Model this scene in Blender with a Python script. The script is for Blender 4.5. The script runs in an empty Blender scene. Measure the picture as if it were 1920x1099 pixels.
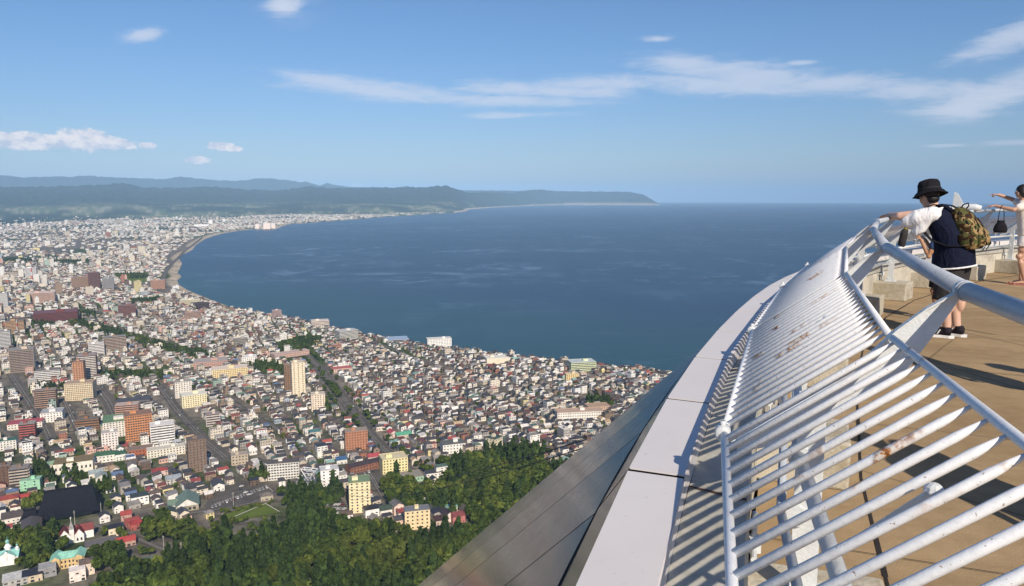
import bpy, math, random
import numpy as np
from math import radians, sin, cos, tan, pi, hypot, atan2
from mathutils import Vector, Matrix

random.seed(7)
rng = np.random.default_rng(7)
scene = bpy.context.scene
COL = scene.collection

# ------------------------------------------------------------------ camera
CAMZ = 1.43                  # eye height above the deck floor (z = 0)
SEA = -332.0                 # sea level
RE2 = 2 * 7.4e6              # earth's curve (with refraction)
PITCH = radians(7.54)
FPX = 1387.0                 # focal length in pixels of the 1920 px wide frame
cam_d = bpy.data.cameras.new('camera')
cam = bpy.data.objects.new('camera', cam_d)
COL.objects.link(cam)
cam.location = (0, 0, CAMZ)
cam.rotation_euler = (radians(90) - PITCH, 0, 0)
cam_d.sensor_width = 36.0
cam_d.lens = FPX / 1920 * 36
cam_d.clip_start = 0.05
cam_d.clip_end = 300000
scene.camera = cam

# ------------------------------------------------------------------ light
SUN_AZ = 163.0               # compass-like bearing: 0 = straight ahead (+Y), 90 = right (+X)
SUN_EL = 37.0
SUN_STRENGTH = 4.6
SKY_STRENGTH = 0.085
HAZE_DENSITY = 2.9e-5
scene.view_settings.view_transform = 'Standard'
scene.view_settings.look = 'None'
scene.view_settings.gamma = 1.0
scene.view_settings.exposure = 0.25
try: scene.view_settings.use_curve_mapping = False
except Exception: pass
scene.cycles.use_denoising = True
scene.cycles.max_bounces = 6
scene.cycles.volume_bounces = 0
scene.cycles.sample_clamp_indirect = 6.0

sd_ = bpy.data.lights.new('sun', 'SUN')
sd_.energy = SUN_STRENGTH
sd_.angle = radians(0.5)
sd_.color = (1.0, 0.87, 0.70)
sun = bpy.data.objects.new('sun', sd_)
COL.objects.link(sun)
sv = Vector((sin(radians(SUN_AZ)) * cos(radians(SUN_EL)), cos(radians(SUN_AZ)) * cos(radians(SUN_EL)), sin(radians(SUN_EL))))
sun.rotation_euler = sv.to_track_quat('Z', 'Y').to_euler()
sun.location = (20, -60, 60)

def ray(px, py):
    dx = (px - 960) / FPX
    dy = (py - 549.5) / FPX
    return dx, cos(PITCH) - dy * sin(PITCH), -sin(PITCH) - dy * cos(PITCH)

def azel(px, py):
    x, y, z = ray(px, py)
    return atan2(x, y), math.atan2(z, hypot(x, y))

def project(x, y, z):
    z = z - CAMZ
    d = y * cos(PITCH) - z * sin(PITCH)
    u = z * cos(PITCH) + y * sin(PITCH)
    return 960 + FPX * x / d, 549.5 - FPX * u / d

class NT:
    """small helper for node graphs"""
    def __init__(s, tree): s.t = tree
    def n(s, typ, **kw):
        nd = s.t.nodes.new(typ)
        for k, v in kw.items(): setattr(nd, k, v)
        return nd
    def put(s, sock, v):
        if hasattr(v, 'is_output') or isinstance(v, bpy.types.NodeSocket): s.t.links.new(v, sock)
        elif v is not None: sock.default_value = v
    def m(s, op, a, b=None, c=None, clamp=False):
        nd = s.n('ShaderNodeMath', operation=op); nd.use_clamp = clamp
        s.put(nd.inputs[0], a)
        if b is not None: s.put(nd.inputs[1], b)
        if c is not None: s.put(nd.inputs[2], c)
        return nd.outputs[0]
    def mix(s, f, a, b, mode='MIX'):
        nd = s.n('ShaderNodeMix', data_type='RGBA', blend_type=mode)
        s.put(nd.inputs[0], f)
        s.put(nd.inputs[6], (*a, 1) if isinstance(a, tuple) and len(a) == 3 else a)
        s.put(nd.inputs[7], (*b, 1) if isinstance(b, tuple) and len(b) == 3 else b)
        return nd.outputs[2]
    def ramp(s, f, a, b):      # smooth 0..1 between a and b
        nd = s.n('ShaderNodeMapRange', interpolation_type='SMOOTHSTEP')
        s.put(nd.inputs[0], f); nd.inputs[1].default_value = a; nd.inputs[2].default_value = b
        return nd.outputs[0]
    def noise(s, vec, scale, detail=4, rough=0.55, dist=0.0):
        nd = s.n('ShaderNodeTexNoise')
        s.put(nd.inputs['Vector'], vec)
        nd.inputs['Scale'].default_value = scale; nd.inputs['Detail'].default_value = detail
        nd.inputs['Roughness'].default_value = rough; nd.inputs['Distortion'].default_value = dist
        return nd.outputs['Fac']
    def mapping(s, vec, scale=(1, 1, 1), rot=(0, 0, 0), loc=(0, 0, 0)):
        nd = s.n('ShaderNodeMapping'); s.put(nd.inputs[0], vec)
        nd.inputs['Scale'].default_value = scale; nd.inputs['Rotation'].default_value = rot; nd.inputs['Location'].default_value = loc
        return nd.outputs[0]

# ------------------------------------------------------------------ sky with clouds (all at infinity, by direction)
world = bpy.data.worlds.new('World')
scene.world = world
world.use_nodes = True
wt = world.node_tree
wt.nodes.clear()
W = NT(wt)
sky = W.n('ShaderNodeTexSky', sky_type='NISHITA')
sky.sun_disc = False
sky.sun_elevation = radians(SUN_EL)
sky.sun_rotation = radians(SUN_AZ)
sky.altitude = 300
sky.air_density = 1.0
sky.dust_density = 0.6
sky.ozone_density = 3.0
geo = W.n('ShaderNodeTexCoord')
sep = W.n('ShaderNodeSeparateXYZ'); wt.links.new(geo.outputs['Generated'], sep.inputs[0])
X_, Y_, Z_ = sep.outputs
az = W.m('ARCTAN2', X_, Y_)
el = W.m('ARCSINE', Z_)
comb = W.n('ShaderNodeCombineXYZ'); W.put(comb.inputs[0], az); W.put(comb.inputs[1], el)
P_ = comb.outputs[0]
n_fine = W.noise(W.mapping(P_, (1, 1.7, 1)), 60, 8, 0.66)
n_wisp = W.noise(W.mapping(P_, (1, 5.0, 1), rot=(0, 0, 0.05)), 11, 9, 0.66, 0.9)
def blob(px, py, sx, sy, slope=0.0):
    a0, e0 = azel(px, py)
    da = W.m('SUBTRACT', az, a0)
    de = W.m('SUBTRACT', el, e0)
    if slope: de = W.m('SUBTRACT', de, W.m('MULTIPLY', da, slope))
    q = W.m('ADD', W.m('POWER', W.m('ABSOLUTE', W.m('DIVIDE', da, sx / FPX)), 2), W.m('POWER', W.m('ABSOLUTE', W.m('DIVIDE', de, sy / FPX)), 2))
    return W.m('EXPONENT', W.m('MULTIPLY', q, -1))
def total(lst):
    r = lst[0]
    for b in lst[1:]: r = W.m('MAXIMUM', r, b)
    return r
cum = total([blob(38, 264, 66, 16), blob(158, 262, 50, 20), blob(205, 270, 46, 11), blob(95, 270, 60, 8), blob(276, 273, 16, 6), blob(415, 274, 26, 8),
             blob(438, 279, 16, 6), blob(367, 300, 24, 7), blob(-120, 262, 70, 18), blob(668, 348, 12, 4)])
cum_d = W.ramp(W.m('ADD', W.m('MULTIPLY', cum, 1.5), W.m('MULTIPLY', n_fine, 1.5)), 1.28, 1.62)
wis = total([blob(530, 8, 36, 26), blob(268, 66, 34, 12, 0.2), blob(620, 152, 120, 17, -0.06), blob(700, 168, 200, 18, -0.04), blob(760, 175, 160, 18, -0.05), blob(950, 165, 120, 17, 0.0),
             blob(900, 188, 260, 12, -0.02), blob(1050, 172, 90, 12, -0.05), blob(1160, 158, 170, 15), blob(1110, 172, 120, 14), blob(1330, 160, 240, 20, -0.08), blob(1290, 118, 90, 18, -0.12), blob(1400, 140, 210, 28, -0.14),
             blob(1560, 155, 170, 24, -0.12), blob(1700, 170, 120, 20, -0.05), blob(1810, 195, 80, 30, 0.1), blob(1900, 165, 90, 30, 0.25), blob(960, 216, 100, 7, 0.02),
             blob(1770, 273, 44, 4), blob(1900, 268, 60, 6), blob(1230, 73, 34, 7), blob(1900, 70, 90, 26, 0.3), blob(1500, 118, 30, 6)])
n_w2 = W.m('ADD', W.m('MULTIPLY', n_wisp, .72), W.m('MULTIPLY', W.noise(W.mapping(P_, (1, 3.2, 1)), 38, 7, 0.68, 0.5), .28))
wis_d = W.m('MULTIPLY', W.ramp(W.m('ADD', W.m('MULTIPLY', wis, 1.0), W.m('MULTIPLY', n_w2, 1.9)), 1.16, 2.02), 0.72)
bright = W.m('MULTIPLY', W.m('MAXIMUM', blob(1820, 195, 70, 26, 0.1), blob(545, 5, 40, 30)), 0.25)
wis_d = W.m('ADD', wis_d, W.m('MULTIPLY', bright, W.ramp(n_wisp, 0.35, 0.6)))
shade = W.ramp(n_fine, 0.35, 0.62)
ccol = W.mix(shade, (5.6, 6.1, 7.4), (9.6, 9.0, 8.9))
wcol = W.mix(0.0, (6.6, 7.2, 8.5), (6.6, 7.2, 8.5))
# thin general veil near the horizon
veil = W.m('MULTIPLY', W.ramp(el, 0.16, -0.01), 0.0)
skyc = W.mix(1.0, sky.outputs[0], W.mix(W.ramp(el, 0.0, 0.22), (0.69, 0.76, 0.93), (0.69, 0.87, 1.06)), 'MULTIPLY')
c1 = W.mix(wis_d, skyc, wcol)
c2 = W.mix(cum_d, c1, ccol)
bg = W.n('ShaderNodeBackground'); W.put(bg.inputs[0], c2); bg.inputs[1].default_value = SKY_STRENGTH
wo = W.n('ShaderNodeOutputWorld'); wt.links.new(bg.outputs[0], wo.inputs[0])

# ------------------------------------------------------------------ helpers: materials, meshes, tagging
MATS = {}
def new_mat(name, build, rough=0.6, metal=0.0, spec=0.5):
    m = bpy.data.materials.new(name); m.use_nodes = True
    t = m.node_tree; t.nodes.clear()
    N = NT(t)
    b = N.n('ShaderNodeBsdfPrincipled'); b.inputs['Roughness'].default_value = rough
    b.inputs['Metallic'].default_value = metal; b.inputs['Specular IOR Level'].default_value = spec
    o = N.n('ShaderNodeOutputMaterial'); t.links.new(b.outputs[0], o.inputs[0])
    c = build(N, b)
    if c is not None: N.put(b.inputs['Base Color'], (*c, 1) if isinstance(c, tuple) and len(c) == 3 else c)
    MATS[name] = m
    return m

def weathered(col, amount=0.12, scale=3.0, bump=0.0, bscale=60, dark=None):
    """a plain colour broken up by two sizes of noise, optional bump"""
    def f(N, b):
        tc = N.n('ShaderNodeTexCoord').outputs['Object']
        n1 = N.noise(tc, scale, 5, 0.6); n2 = N.noise(tc, scale * 9, 4, 0.6)
        k = N.m('ADD', N.m('MULTIPLY', n1, 0.65), N.m('MULTIPLY', n2, 0.35))
        d = dark or tuple(c * (1 - 2.2 * amount) for c in col)
        c = N.mix(N.ramp(k, 0.36, 0.6), d, tuple(min(1, x * (1 + amount * .4)) for x in col))
        if bump:
            bn = N.n('ShaderNodeBump'); bn.inputs['Strength'].default_value = bump; bn.inputs['Distance'].default_value = 0.01
            N.put(bn.inputs['Height'], N.noise(tc, bscale, 4)); N.put(b.inputs['Normal'], bn.outputs[0])
        return c
    return f

class MB:
    """collects vertices and faces and links them as ONE mesh object"""
    def __init__(s): s.v = []; s.f = []
    def add(s, verts, faces):
        o = len(s.v); s.v.extend([tuple(p) for p in verts]); s.f.extend([tuple(i + o for i in f) for f in faces]); return s
    def box(s, c, size, rz=0.0, M=None):
        x, y, z = size[0] / 2, size[1] / 2, size[2] / 2
        vs = []
        for dx, dy, dz in ((-x, -y, -z), (x, -y, -z), (x, y, -z), (-x, y, -z), (-x, -y, z), (x, -y, z), (x, y, z), (-x, y, z)):
            if M is not None: p = M @ Vector((dx, dy, dz)); vs.append((p.x + c[0], p.y + c[1], p.z + c[2]))
            else: vs.append((c[0] + dx * cos(rz) - dy * sin(rz), c[1] + dx * sin(rz) + dy * cos(rz), c[2] + dz))
        return s.add(vs, [(0, 3, 2, 1), (4, 5, 6, 7), (0, 1, 5, 4), (1, 2, 6, 5), (2, 3, 7, 6), (3, 0, 4, 7)])
    def tube(s, pts, r, seg=12, caps=True, flat=1.0, up=(0, 0, 1)):
        """swept round tube; r one radius or one per point; flat scales it along 'up'-perpendicular side axis"""
        pts = [Vector(p) for p in pts]; n = len(pts)
        rs = [r] * n if not isinstance(r, (list, tuple)) else list(r)
        vs = []; fs = []
        U = Vector(up)
        for i, p in enumerate(pts):
            t = (pts[min(i + 1, n - 1)] - pts[max(i - 1, 0)])
            t = t.normalized() if t.length > 1e-9 else Vector((0, 0, 1))
            a = U.cross(t)
            if a.length < 0.05: a = Vector((0, 1, 0)).cross(t)
            if a.length < 0.05: a = Vector((1, 0, 0)).cross(t)
            a.normalize(); b = t.cross(a).normalized()
            ra, rb = (rs[i] if isinstance(rs[i], (list, tuple)) else (rs[i] * flat, rs[i]))
            for k in range(seg):
                w = 2 * pi * k / seg
                vs.append(p + a * (ra * cos(w)) + b * (rb * sin(w)))
        for i in range(n - 1):
            for k in range(seg):
                k2 = (k + 1) % seg
                fs.append((i * seg + k, i * seg + k2, (i + 1) * seg + k2, (i + 1) * seg + k))
        if caps:
            fs.append(tuple(range(seg))[::-1]); fs.append(tuple((n - 1) * seg + k for k in range(seg)))
        return s.add(vs, fs)
    def ball(s, c, r, seg=14, rings=8, M=None):
        rx, ry, rz = r if isinstance(r, (list, tuple)) else (r, r, r)
        vs = []; fs = []
        for i in range(1, rings):
            th = pi * i / rings
            for k in range(seg):
                ph = 2 * pi * k / seg
                p = Vector((rx * sin(th) * cos(ph), ry * sin(th) * sin(ph), rz * cos(th)))
                if M is not None: p = M @ p
                vs.append((c[0] + p.x, c[1] + p.y, c[2] + p.z))
        for q in (rz, -rz):
            p = Vector((0, 0, q))
            if M is not None: p = M @ p
            vs.append((c[0] + p.x, c[1] + p.y, c[2] + p.z))
        T = len(vs) - 2; B = T + 1
        for i in range(rings - 2):
            for k in range(seg):
                k2 = (k + 1) % seg
                fs.append((i * seg + k, (i + 1) * seg + k, (i + 1) * seg + k2, i * seg + k2))
        for k in range(seg):
            k2 = (k + 1) % seg
            fs.append((T, k, k2)); fs.append((B, (rings - 2) * seg + k2, (rings - 2) * seg + k))
        return s.add(vs, fs)
    def prism(s, poly, z0, z1):
        n = len(poly)
        vs = [(p[0], p[1], z0) for p in poly] + [(p[0], p[1], z1) for p in poly]
        return s.add(vs, [tuple(range(n))[::-1], tuple(range(n, 2 * n))] + [(i, (i + 1) % n, n + (i + 1) % n, n + i) for i in range(n)])
    def mesh(s, name, mat=None, smooth=False):
        me = bpy.data.meshes.new(name); me.from_pydata(s.v, [], s.f)
        if mat is not None: me.materials.append(mat)
        if smooth: me.shade_smooth()
        me.update(); return me
    def build(s, name, mat=None, parent=None, smooth=False, loc=None):
        return link(name, s.mesh(name, mat, smooth), parent, loc)

def link(name, me, parent=None, loc=None):
    o = bpy.data.objects.new(name, me); COL.objects.link(o)
    if parent is not None: o.parent = parent
    if loc is not None: o.location = loc
    return o
def tag(o, label=None, cat=None, group=None, kind=None):
    if label: o['label'] = label
    if cat: o['category'] = cat
    if group: o['group'] = group
    if kind: o['kind'] = kind
    return o
def thing(name, label, cat, loc=(0, 0, 0), rz=0.0, group=None):
    o = bpy.data.objects.new(name, None); COL.objects.link(o)
    o.empty_display_size = 0.2
    o.location = loc; o.rotation_euler = (0, 0, rz)
    return tag(o, label, cat, group)
def np_mesh(name, V, F4=None, F3=None, mats=(), col=None, uv=None, smooth=False, point=None):
    """bulk mesh. V (n,3); F4 (m,4); F3 (k,3); col per face (m+k,3); uv per corner"""
    me = bpy.data.meshes.new(name)
    F4 = np.zeros((0, 4), int) if F4 is None else F4
    F3 = np.zeros((0, 3), int) if F3 is None else F3
    nl = F4.size + F3.size; nf = len(F4) + len(F3)
    me.vertices.add(len(V)); me.vertices.foreach_set('co', np.ascontiguousarray(V, dtype=np.float32).ravel())
    me.loops.add(nl); me.loops.foreach_set('vertex_index', np.concatenate([F4.ravel(), F3.ravel()]).astype(np.int32))
    me.polygons.add(nf)
    st = np.concatenate([np.arange(len(F4)) * 4, F4.size + np.arange(len(F3)) * 3]).astype(np.int32)
    me.polygons.foreach_set('loop_start', st)
    me.polygons.foreach_set('use_smooth', np.full(nf, smooth))
    for m in mats: me.materials.append(m)
    if col is not None:
        a = me.attributes.new('Col', 'FLOAT_COLOR', 'FACE')
        c = np.ones((nf, 4), np.float32); c[:, :col.shape[1]] = col; a.data.foreach_set('color', c.ravel())
    if point is not None:
        for nm, arr in point.items():
            if arr.ndim == 1:
                a = me.attributes.new(nm, 'FLOAT', 'POINT'); a.data.foreach_set('value', arr.astype(np.float32))
            else:
                a = me.attributes.new(nm, 'FLOAT_COLOR', 'POINT')
                c = np.ones((len(V), 4), np.float32); c[:, :3] = arr; a.data.foreach_set('color', c.ravel())
    if uv is not None:
        l = me.uv_layers.new(name='UVMap'); l.data.foreach_set('uv', uv.astype(np.float32).ravel())
    me.update(calc_edges=True); me.validate()
    return me
# ================================================================== LAND AND SEA
def vnoise(x, y, seed=0):
    xi = np.floor(x).astype(np.int64); yi = np.floor(y).astype(np.int64)
    xf = x - xi; yf = y - yi
    xf = xf * xf * (3 - 2 * xf); yf = yf * yf * (3 - 2 * yf)
    def h(a, b):
        n = (a * 374761393 + b * 668265263 + seed * 982451653) & 0x7fffffff
        n = ((n ^ (n >> 13)) * 1274126177) & 0x7fffffff
        return ((n ^ (n >> 16)) & 0xffff) / 65535.0
    return (h(xi, yi) * (1 - xf) + h(xi + 1, yi) * xf) * (1 - yf) + (h(xi, yi + 1) * (1 - xf) + h(xi + 1, yi + 1) * xf) * yf
def fbm(x, y, octs=4, seed=0):
    s = 0; a = 0.5; t = 0
    for i in range(octs):
        s = s + a * vnoise(x * 2 ** i, y * 2 ** i, seed + i); t += a; a *= 0.5
    return s / t

def sea_point(px, py, e=0.0, rmax=30000):
    dx, fw, up = ray(px, py)
    hz = hypot(dx, fw); t = 1000.0
    for _ in range(60):
        r = t * hz
        drop = CAMZ - (SEA + e - r * r / RE2)
        t2 = drop / -up
        if t2 * hz > rmax: t2 = rmax / hz
        t = 0.5 * t + 0.5 * t2
    return dx * t, fw * t

coast_px = [(1320, 712), (1226, 695), (1123, 685), (1060, 677), (990, 670), (930, 663), (873, 656), (850, 650), (799, 647), (740, 636), (672, 624), (613, 611), (588, 604),
            (540, 595), (474, 584), (432, 576), (400, 564), (380, 556), (362, 549), (349, 543), (335, 534), (331, 526), (340, 519), (332, 512), (337, 503), (341, 494), (334, 484),
            (345, 476), (360, 469), (367, 459), (387, 447), (405, 441), (422, 437), (445, 433), (474, 430), (500, 431), (519, 429), (530, 424), (540, 421), (588, 417.5), (640, 413.5),
            (720, 407), (790, 402.5), (850, 399), (872, 396.5), (880, 392.5), (930, 389), (1000, 385.6)]
coast = [sea_point(*p) for p in coast_px]
coast += [(30000 * sin(azel(x, 380)[0]), 30000 * cos(azel(x, 380)[0])) for x in (1060, 1130, 1190, 1222, 1236)]
coast += [(32500 * sin(azel(1238, 380)[0]), 32500 * cos(azel(1238, 380)[0])), (2000, 60000), (-60000, 60000), (-60000, -3000), (-3000, -3000), (600, -1500), (900, 0), (900, 700)]
coast = np.array(coast)
def signed_dist(x, y):
    """metres inland (positive) or out to sea (negative)"""
    shp = x.shape; x = x.ravel(); y = y.ravel()
    best = np.full(x.shape, 1e12); inside = np.zeros(x.shape, bool)
    n = len(coast)
    for i in range(n):
        ax, ay = coast[i]; bx, by = coast[(i + 1) % n]
        vx, vy = bx - ax, by - ay
        t = np.clip(((x - ax) * vx + (y - ay) * vy) / (vx * vx + vy * vy), 0, 1)
        best = np.minimum(best, (x - ax - t * vx) ** 2 + (y - ay - t * vy) ** 2)
        c = (ay > y) != (by > y)
        with np.errstate(divide='ignore', invalid='ignore'):
            inside ^= c & (x < (bx - ax) * (y - ay) / (by - ay + 1e-12) + ax)
    d = np.sqrt(best)
    return np.where(inside, d, -d).reshape(shp)

ridgeA = [(-200, 333), (0, 328), (30, 329), (50, 332), (70, 331), (90, 330), (130, 331), (165, 328), (200, 331), (230, 333), (270, 334), (300, 335), (325, 332), (342, 330), (370, 334),
          (420, 338), (445, 339), (470, 336), (490, 334), (510, 334), (545, 338), (560, 341), (575, 339), (600, 347), (615, 343), (630, 347), (660, 350), (700, 351), (740, 352), (762, 348), (775, 352), (850, 356), (2500, 372)]
ridgeB = [(-200, 350), (0, 350), (100, 350), (190, 346), (235, 343), (265, 351), (330, 352), (380, 349), (400, 350), (440, 353), (480, 356), (520, 357), (560, 352), (580, 350), (610, 352), (640, 353), (700, 351), (760, 352), (800, 350), (845, 348), (870, 351), (920, 354),
          (960, 357), (980, 355), (1010, 356), (1060, 358), (1100, 360), (1130, 363), (1150, 362), (1165, 364), (1185, 362.5), (1200, 364), (1215, 370), (1226, 376), (1233, 381), (1245, 392), (2500, 400)]
def ridge_tab(prof):
    a = np.array([azel(x, 360)[0] for x, _ in prof]); t = np.array([tan(azel(x, y)[1]) for x, y in prof])
    return a, t
rA, rB = ridge_tab(ridgeA), ridge_tab(ridgeB)
coast_az = np.array([atan2(x, y) for x, y in coast[40:53]]); coast_r = np.array([hypot(x, y) for x, y in coast[40:53]])
def terr(x, y, full=True):
    """height above the sea of the land (without the earth's curve)"""
    x = np.asarray(x, float); y = np.asarray(y, float)
    r = np.hypot(x, y); a = np.arctan2(x, y)
    e = np.interp(r, [0, 22, 60, 200, 500, 750, 1150, 1800, 1e5], [318, 314, 250, 140, 45, 29, 10, 6, 6])
    e = e + 22 * np.clip((r - 6500) / 9000, 0, 1)
    sd = signed_dist(x, y)
    if full:
        def layer(tab, R, wid, back, seed):
            tang = np.interp(a, tab[0], tab[1])
            H = tang * R + CAMZ - SEA + R * R / RE2
            nz = .6 * fbm(x / 1500, y / 1500, 4, seed) + .4 * fbm(x / 520, y / 520, 3, seed + 4)
            s = np.clip((r - (R - wid)) / wid, 0, 1)
            prof = s ** 1.5 * (0.62 + 0.76 * nz * (1 - s) + 0.38 * s)
            f = np.where(r <= R, prof, np.clip(1 - (r - R) / back, 0, 1) ** 1.2)
            rug = fbm(a * 210 + seed, np.log(r + 1) * 30, 4, seed + 50) - .5
            return np.maximum(H * (1 + (.10 if R.__class__ is float else .16) * rug), 0) * f
        rc = np.interp(a, coast_az, coast_r)
        RB = np.maximum(21000, rc + 2300); WB = np.clip(RB - rc - 150, 2100, 9000)
        e = np.maximum(e, np.maximum(layer(rB, RB, WB, 5000, 3), layer(rA, 33500.0, 7500.0, 7000.0, 9)))
    lim = np.where(r > 15000, 1 + sd * 0.6, 0.4 + sd * 0.11)
    return np.where(sd > 0, np.minimum(e, lim), np.maximum(-9, sd * 0.11)), sd
_cl = [tuple(map(float, p)) for p in coast[:44]]
_ht = [(0, 318), (22, 314), (60, 250), (200, 140), (500, 45), (750, 29), (1150, 10), (1800, 6), (1e6, 6)]
def gz(x, y):
    """ground height at one spot (quick version of terr for near land)"""
    r = hypot(x, y)
    for (a, ea), (b, eb) in zip(_ht[:-1], _ht[1:]):
        if a <= r <= b: e = ea + (eb - ea) * (r - a) / (b - a); break
    e += 22 * min(1, max(0, (r - 6500) / 9000))
    if r > 1100:
        best = 1e12
        for (ax, ay), (bx, by) in zip(_cl[:-1], _cl[1:]):
            vx, vy = bx - ax, by - ay
            t = min(1, max(0, ((x - ax) * vx + (y - ay) * vy) / (vx * vx + vy * vy)))
            d = (x - ax - t * vx) ** 2 + (y - ay - t * vy) ** 2
            if d < best: best = d
        e = min(e, 0.4 + 0.11 * math.sqrt(best))
    return e + SEA - r * r / RE2
def ground(px, py):
    dx, fw, up = ray(px, py)
    t = 900.0
    for _ in range(40):
        t2 = (CAMZ - gz(dx * t, fw * t)) / -up
        t = 0.5 * t + 0.5 * t2
    return dx * t, fw * t, gz(dx * t, fw * t)

def polar_sheet(azs, rs):
    A, R = np.meshgrid(azs, rs, indexing='ij')
    x, y = R * np.sin(A), R * np.cos(A)
    na, nr = A.shape
    i = np.arange(na - 1)[:, None] * nr + np.arange(nr - 1)[None, :]
    F = np.stack([i, i + 1, i + nr + 1, i + nr], -1).reshape(-1, 4)
    return x, y, F

# ---- the land sheet: fine where the camera looks, coarse all round
azs = np.concatenate([np.linspace(-180, -44, 35)[:-1], np.linspace(-44, 18, 640), np.linspace(18, 180, 42)[1:]]) * pi / 180
deps = np.linspace(32, 0.62, 440)
rs = np.concatenate([[6, 14, 22, 40, 60, 90, 130, 200, 300, 400, 470], 333.0 / np.tan(np.radians(deps))])
rs = rs[rs < 15000]
rs = np.unique(np.concatenate([rs, np.linspace(15200, 43000, 140)]))
gx, gy, gF = polar_sheet(azs, rs)
e, sdist = terr(gx, gy)
r_ = np.hypot(gx, gy)
zz = e + SEA - r_ ** 2 / RE2
# colours of the land itself
n1 = fbm(gx / 300, gy / 300, 4, 21); n2 = fbm(gx / 60, gy / 60, 3, 31); n3 = fbm(gx / 900, gy / 420, 4, 41)
def lerp(a, b, t): return a + (b - a) * t[..., None]
def sm(x, a, b): t = np.clip((x - a) / (b - a), 0, 1); return t * t * (3 - 2 * t)
urban = lerp(np.array([0.125, 0.112, 0.098]), np.array([0.20, 0.178, 0.15]), n2)
green = lerp(np.array([0.035, 0.06, 0.018]), np.array([0.075, 0.105, 0.03]), n2)
field = lerp(np.array([0.10, 0.14, 0.06]), np.array([0.30, 0.29, 0.20]), sm(n2, 0.45, 0.7))
hillc = lerp(np.array([0.012, 0.026, 0.014]), np.array([0.034, 0.052, 0.024]), n1)
c = lerp(urban, green, sm(n1, 0.56, 0.66))
farm = sm(r_, 8500, 10500)
fc = lerp(hillc, field, sm(n3, 0.47, 0.60) * (1 - sm(r_, 17500, 22000)))
c = lerp(c, fc, farm)
c = lerp(c, hillc, sm(e, 90, 260) * (r_ > 9000))
c = lerp(c, np.broadcast_to(np.array([0.035, 0.055, 0.016]), c.shape), (r_ < 500) * 1.0)
beach = np.broadcast_to(np.array([0.44, 0.37, 0.28]), c.shape)
bw = np.interp(np.arctan2(gx, gy), [azel(335, 500)[0] - .02, azel(345, 500)[0] + .003, azel(460, 500)[0], azel(560, 500)[0], 1], [44, 40, 24, 14, 12])
bw = np.where(r_ > 5200, 60 + 0 * bw, bw)
c = lerp(c, beach, 1 - sm(np.abs(sdist), bw * 0.7, bw))
# road ribbons painted markings come as separate strips; a broad gravel yard behind the beach
land_me = np_mesh('land', np.stack([gx, gy, zz], -1).reshape(-1, 3), gF, smooth=True, point={'Ground': c.reshape(-1, 3)})
def _land(N, b):
    at = N.n('ShaderNodeAttribute', attribute_name='Ground').outputs['Color']
    tc = N.n('ShaderNodeNewGeometry').outputs['Position']
    k = N.noise(tc, 0.09, 4, 0.65); k2 = N.noise(tc, 0.012, 4, 0.6)
    c1 = N.mix(N.ramp(k, 0.35, 0.65), (0.62, 0.62, 0.62), (1.25, 1.25, 1.25))
    c2 = N.mix(N.ramp(k2, 0.35, 0.65), (0.78, 0.8, 0.78), (1.12, 1.1, 1.08))
    return N.mix(1.0, N.mix(1.0, at, c1, 'MULTIPLY'), c2, 'MULTIPLY')
land_me.materials.append(new_mat('land', _land, 0.95, spec=0.1))
tag(link('land', land_me), kind='structure')

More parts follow.
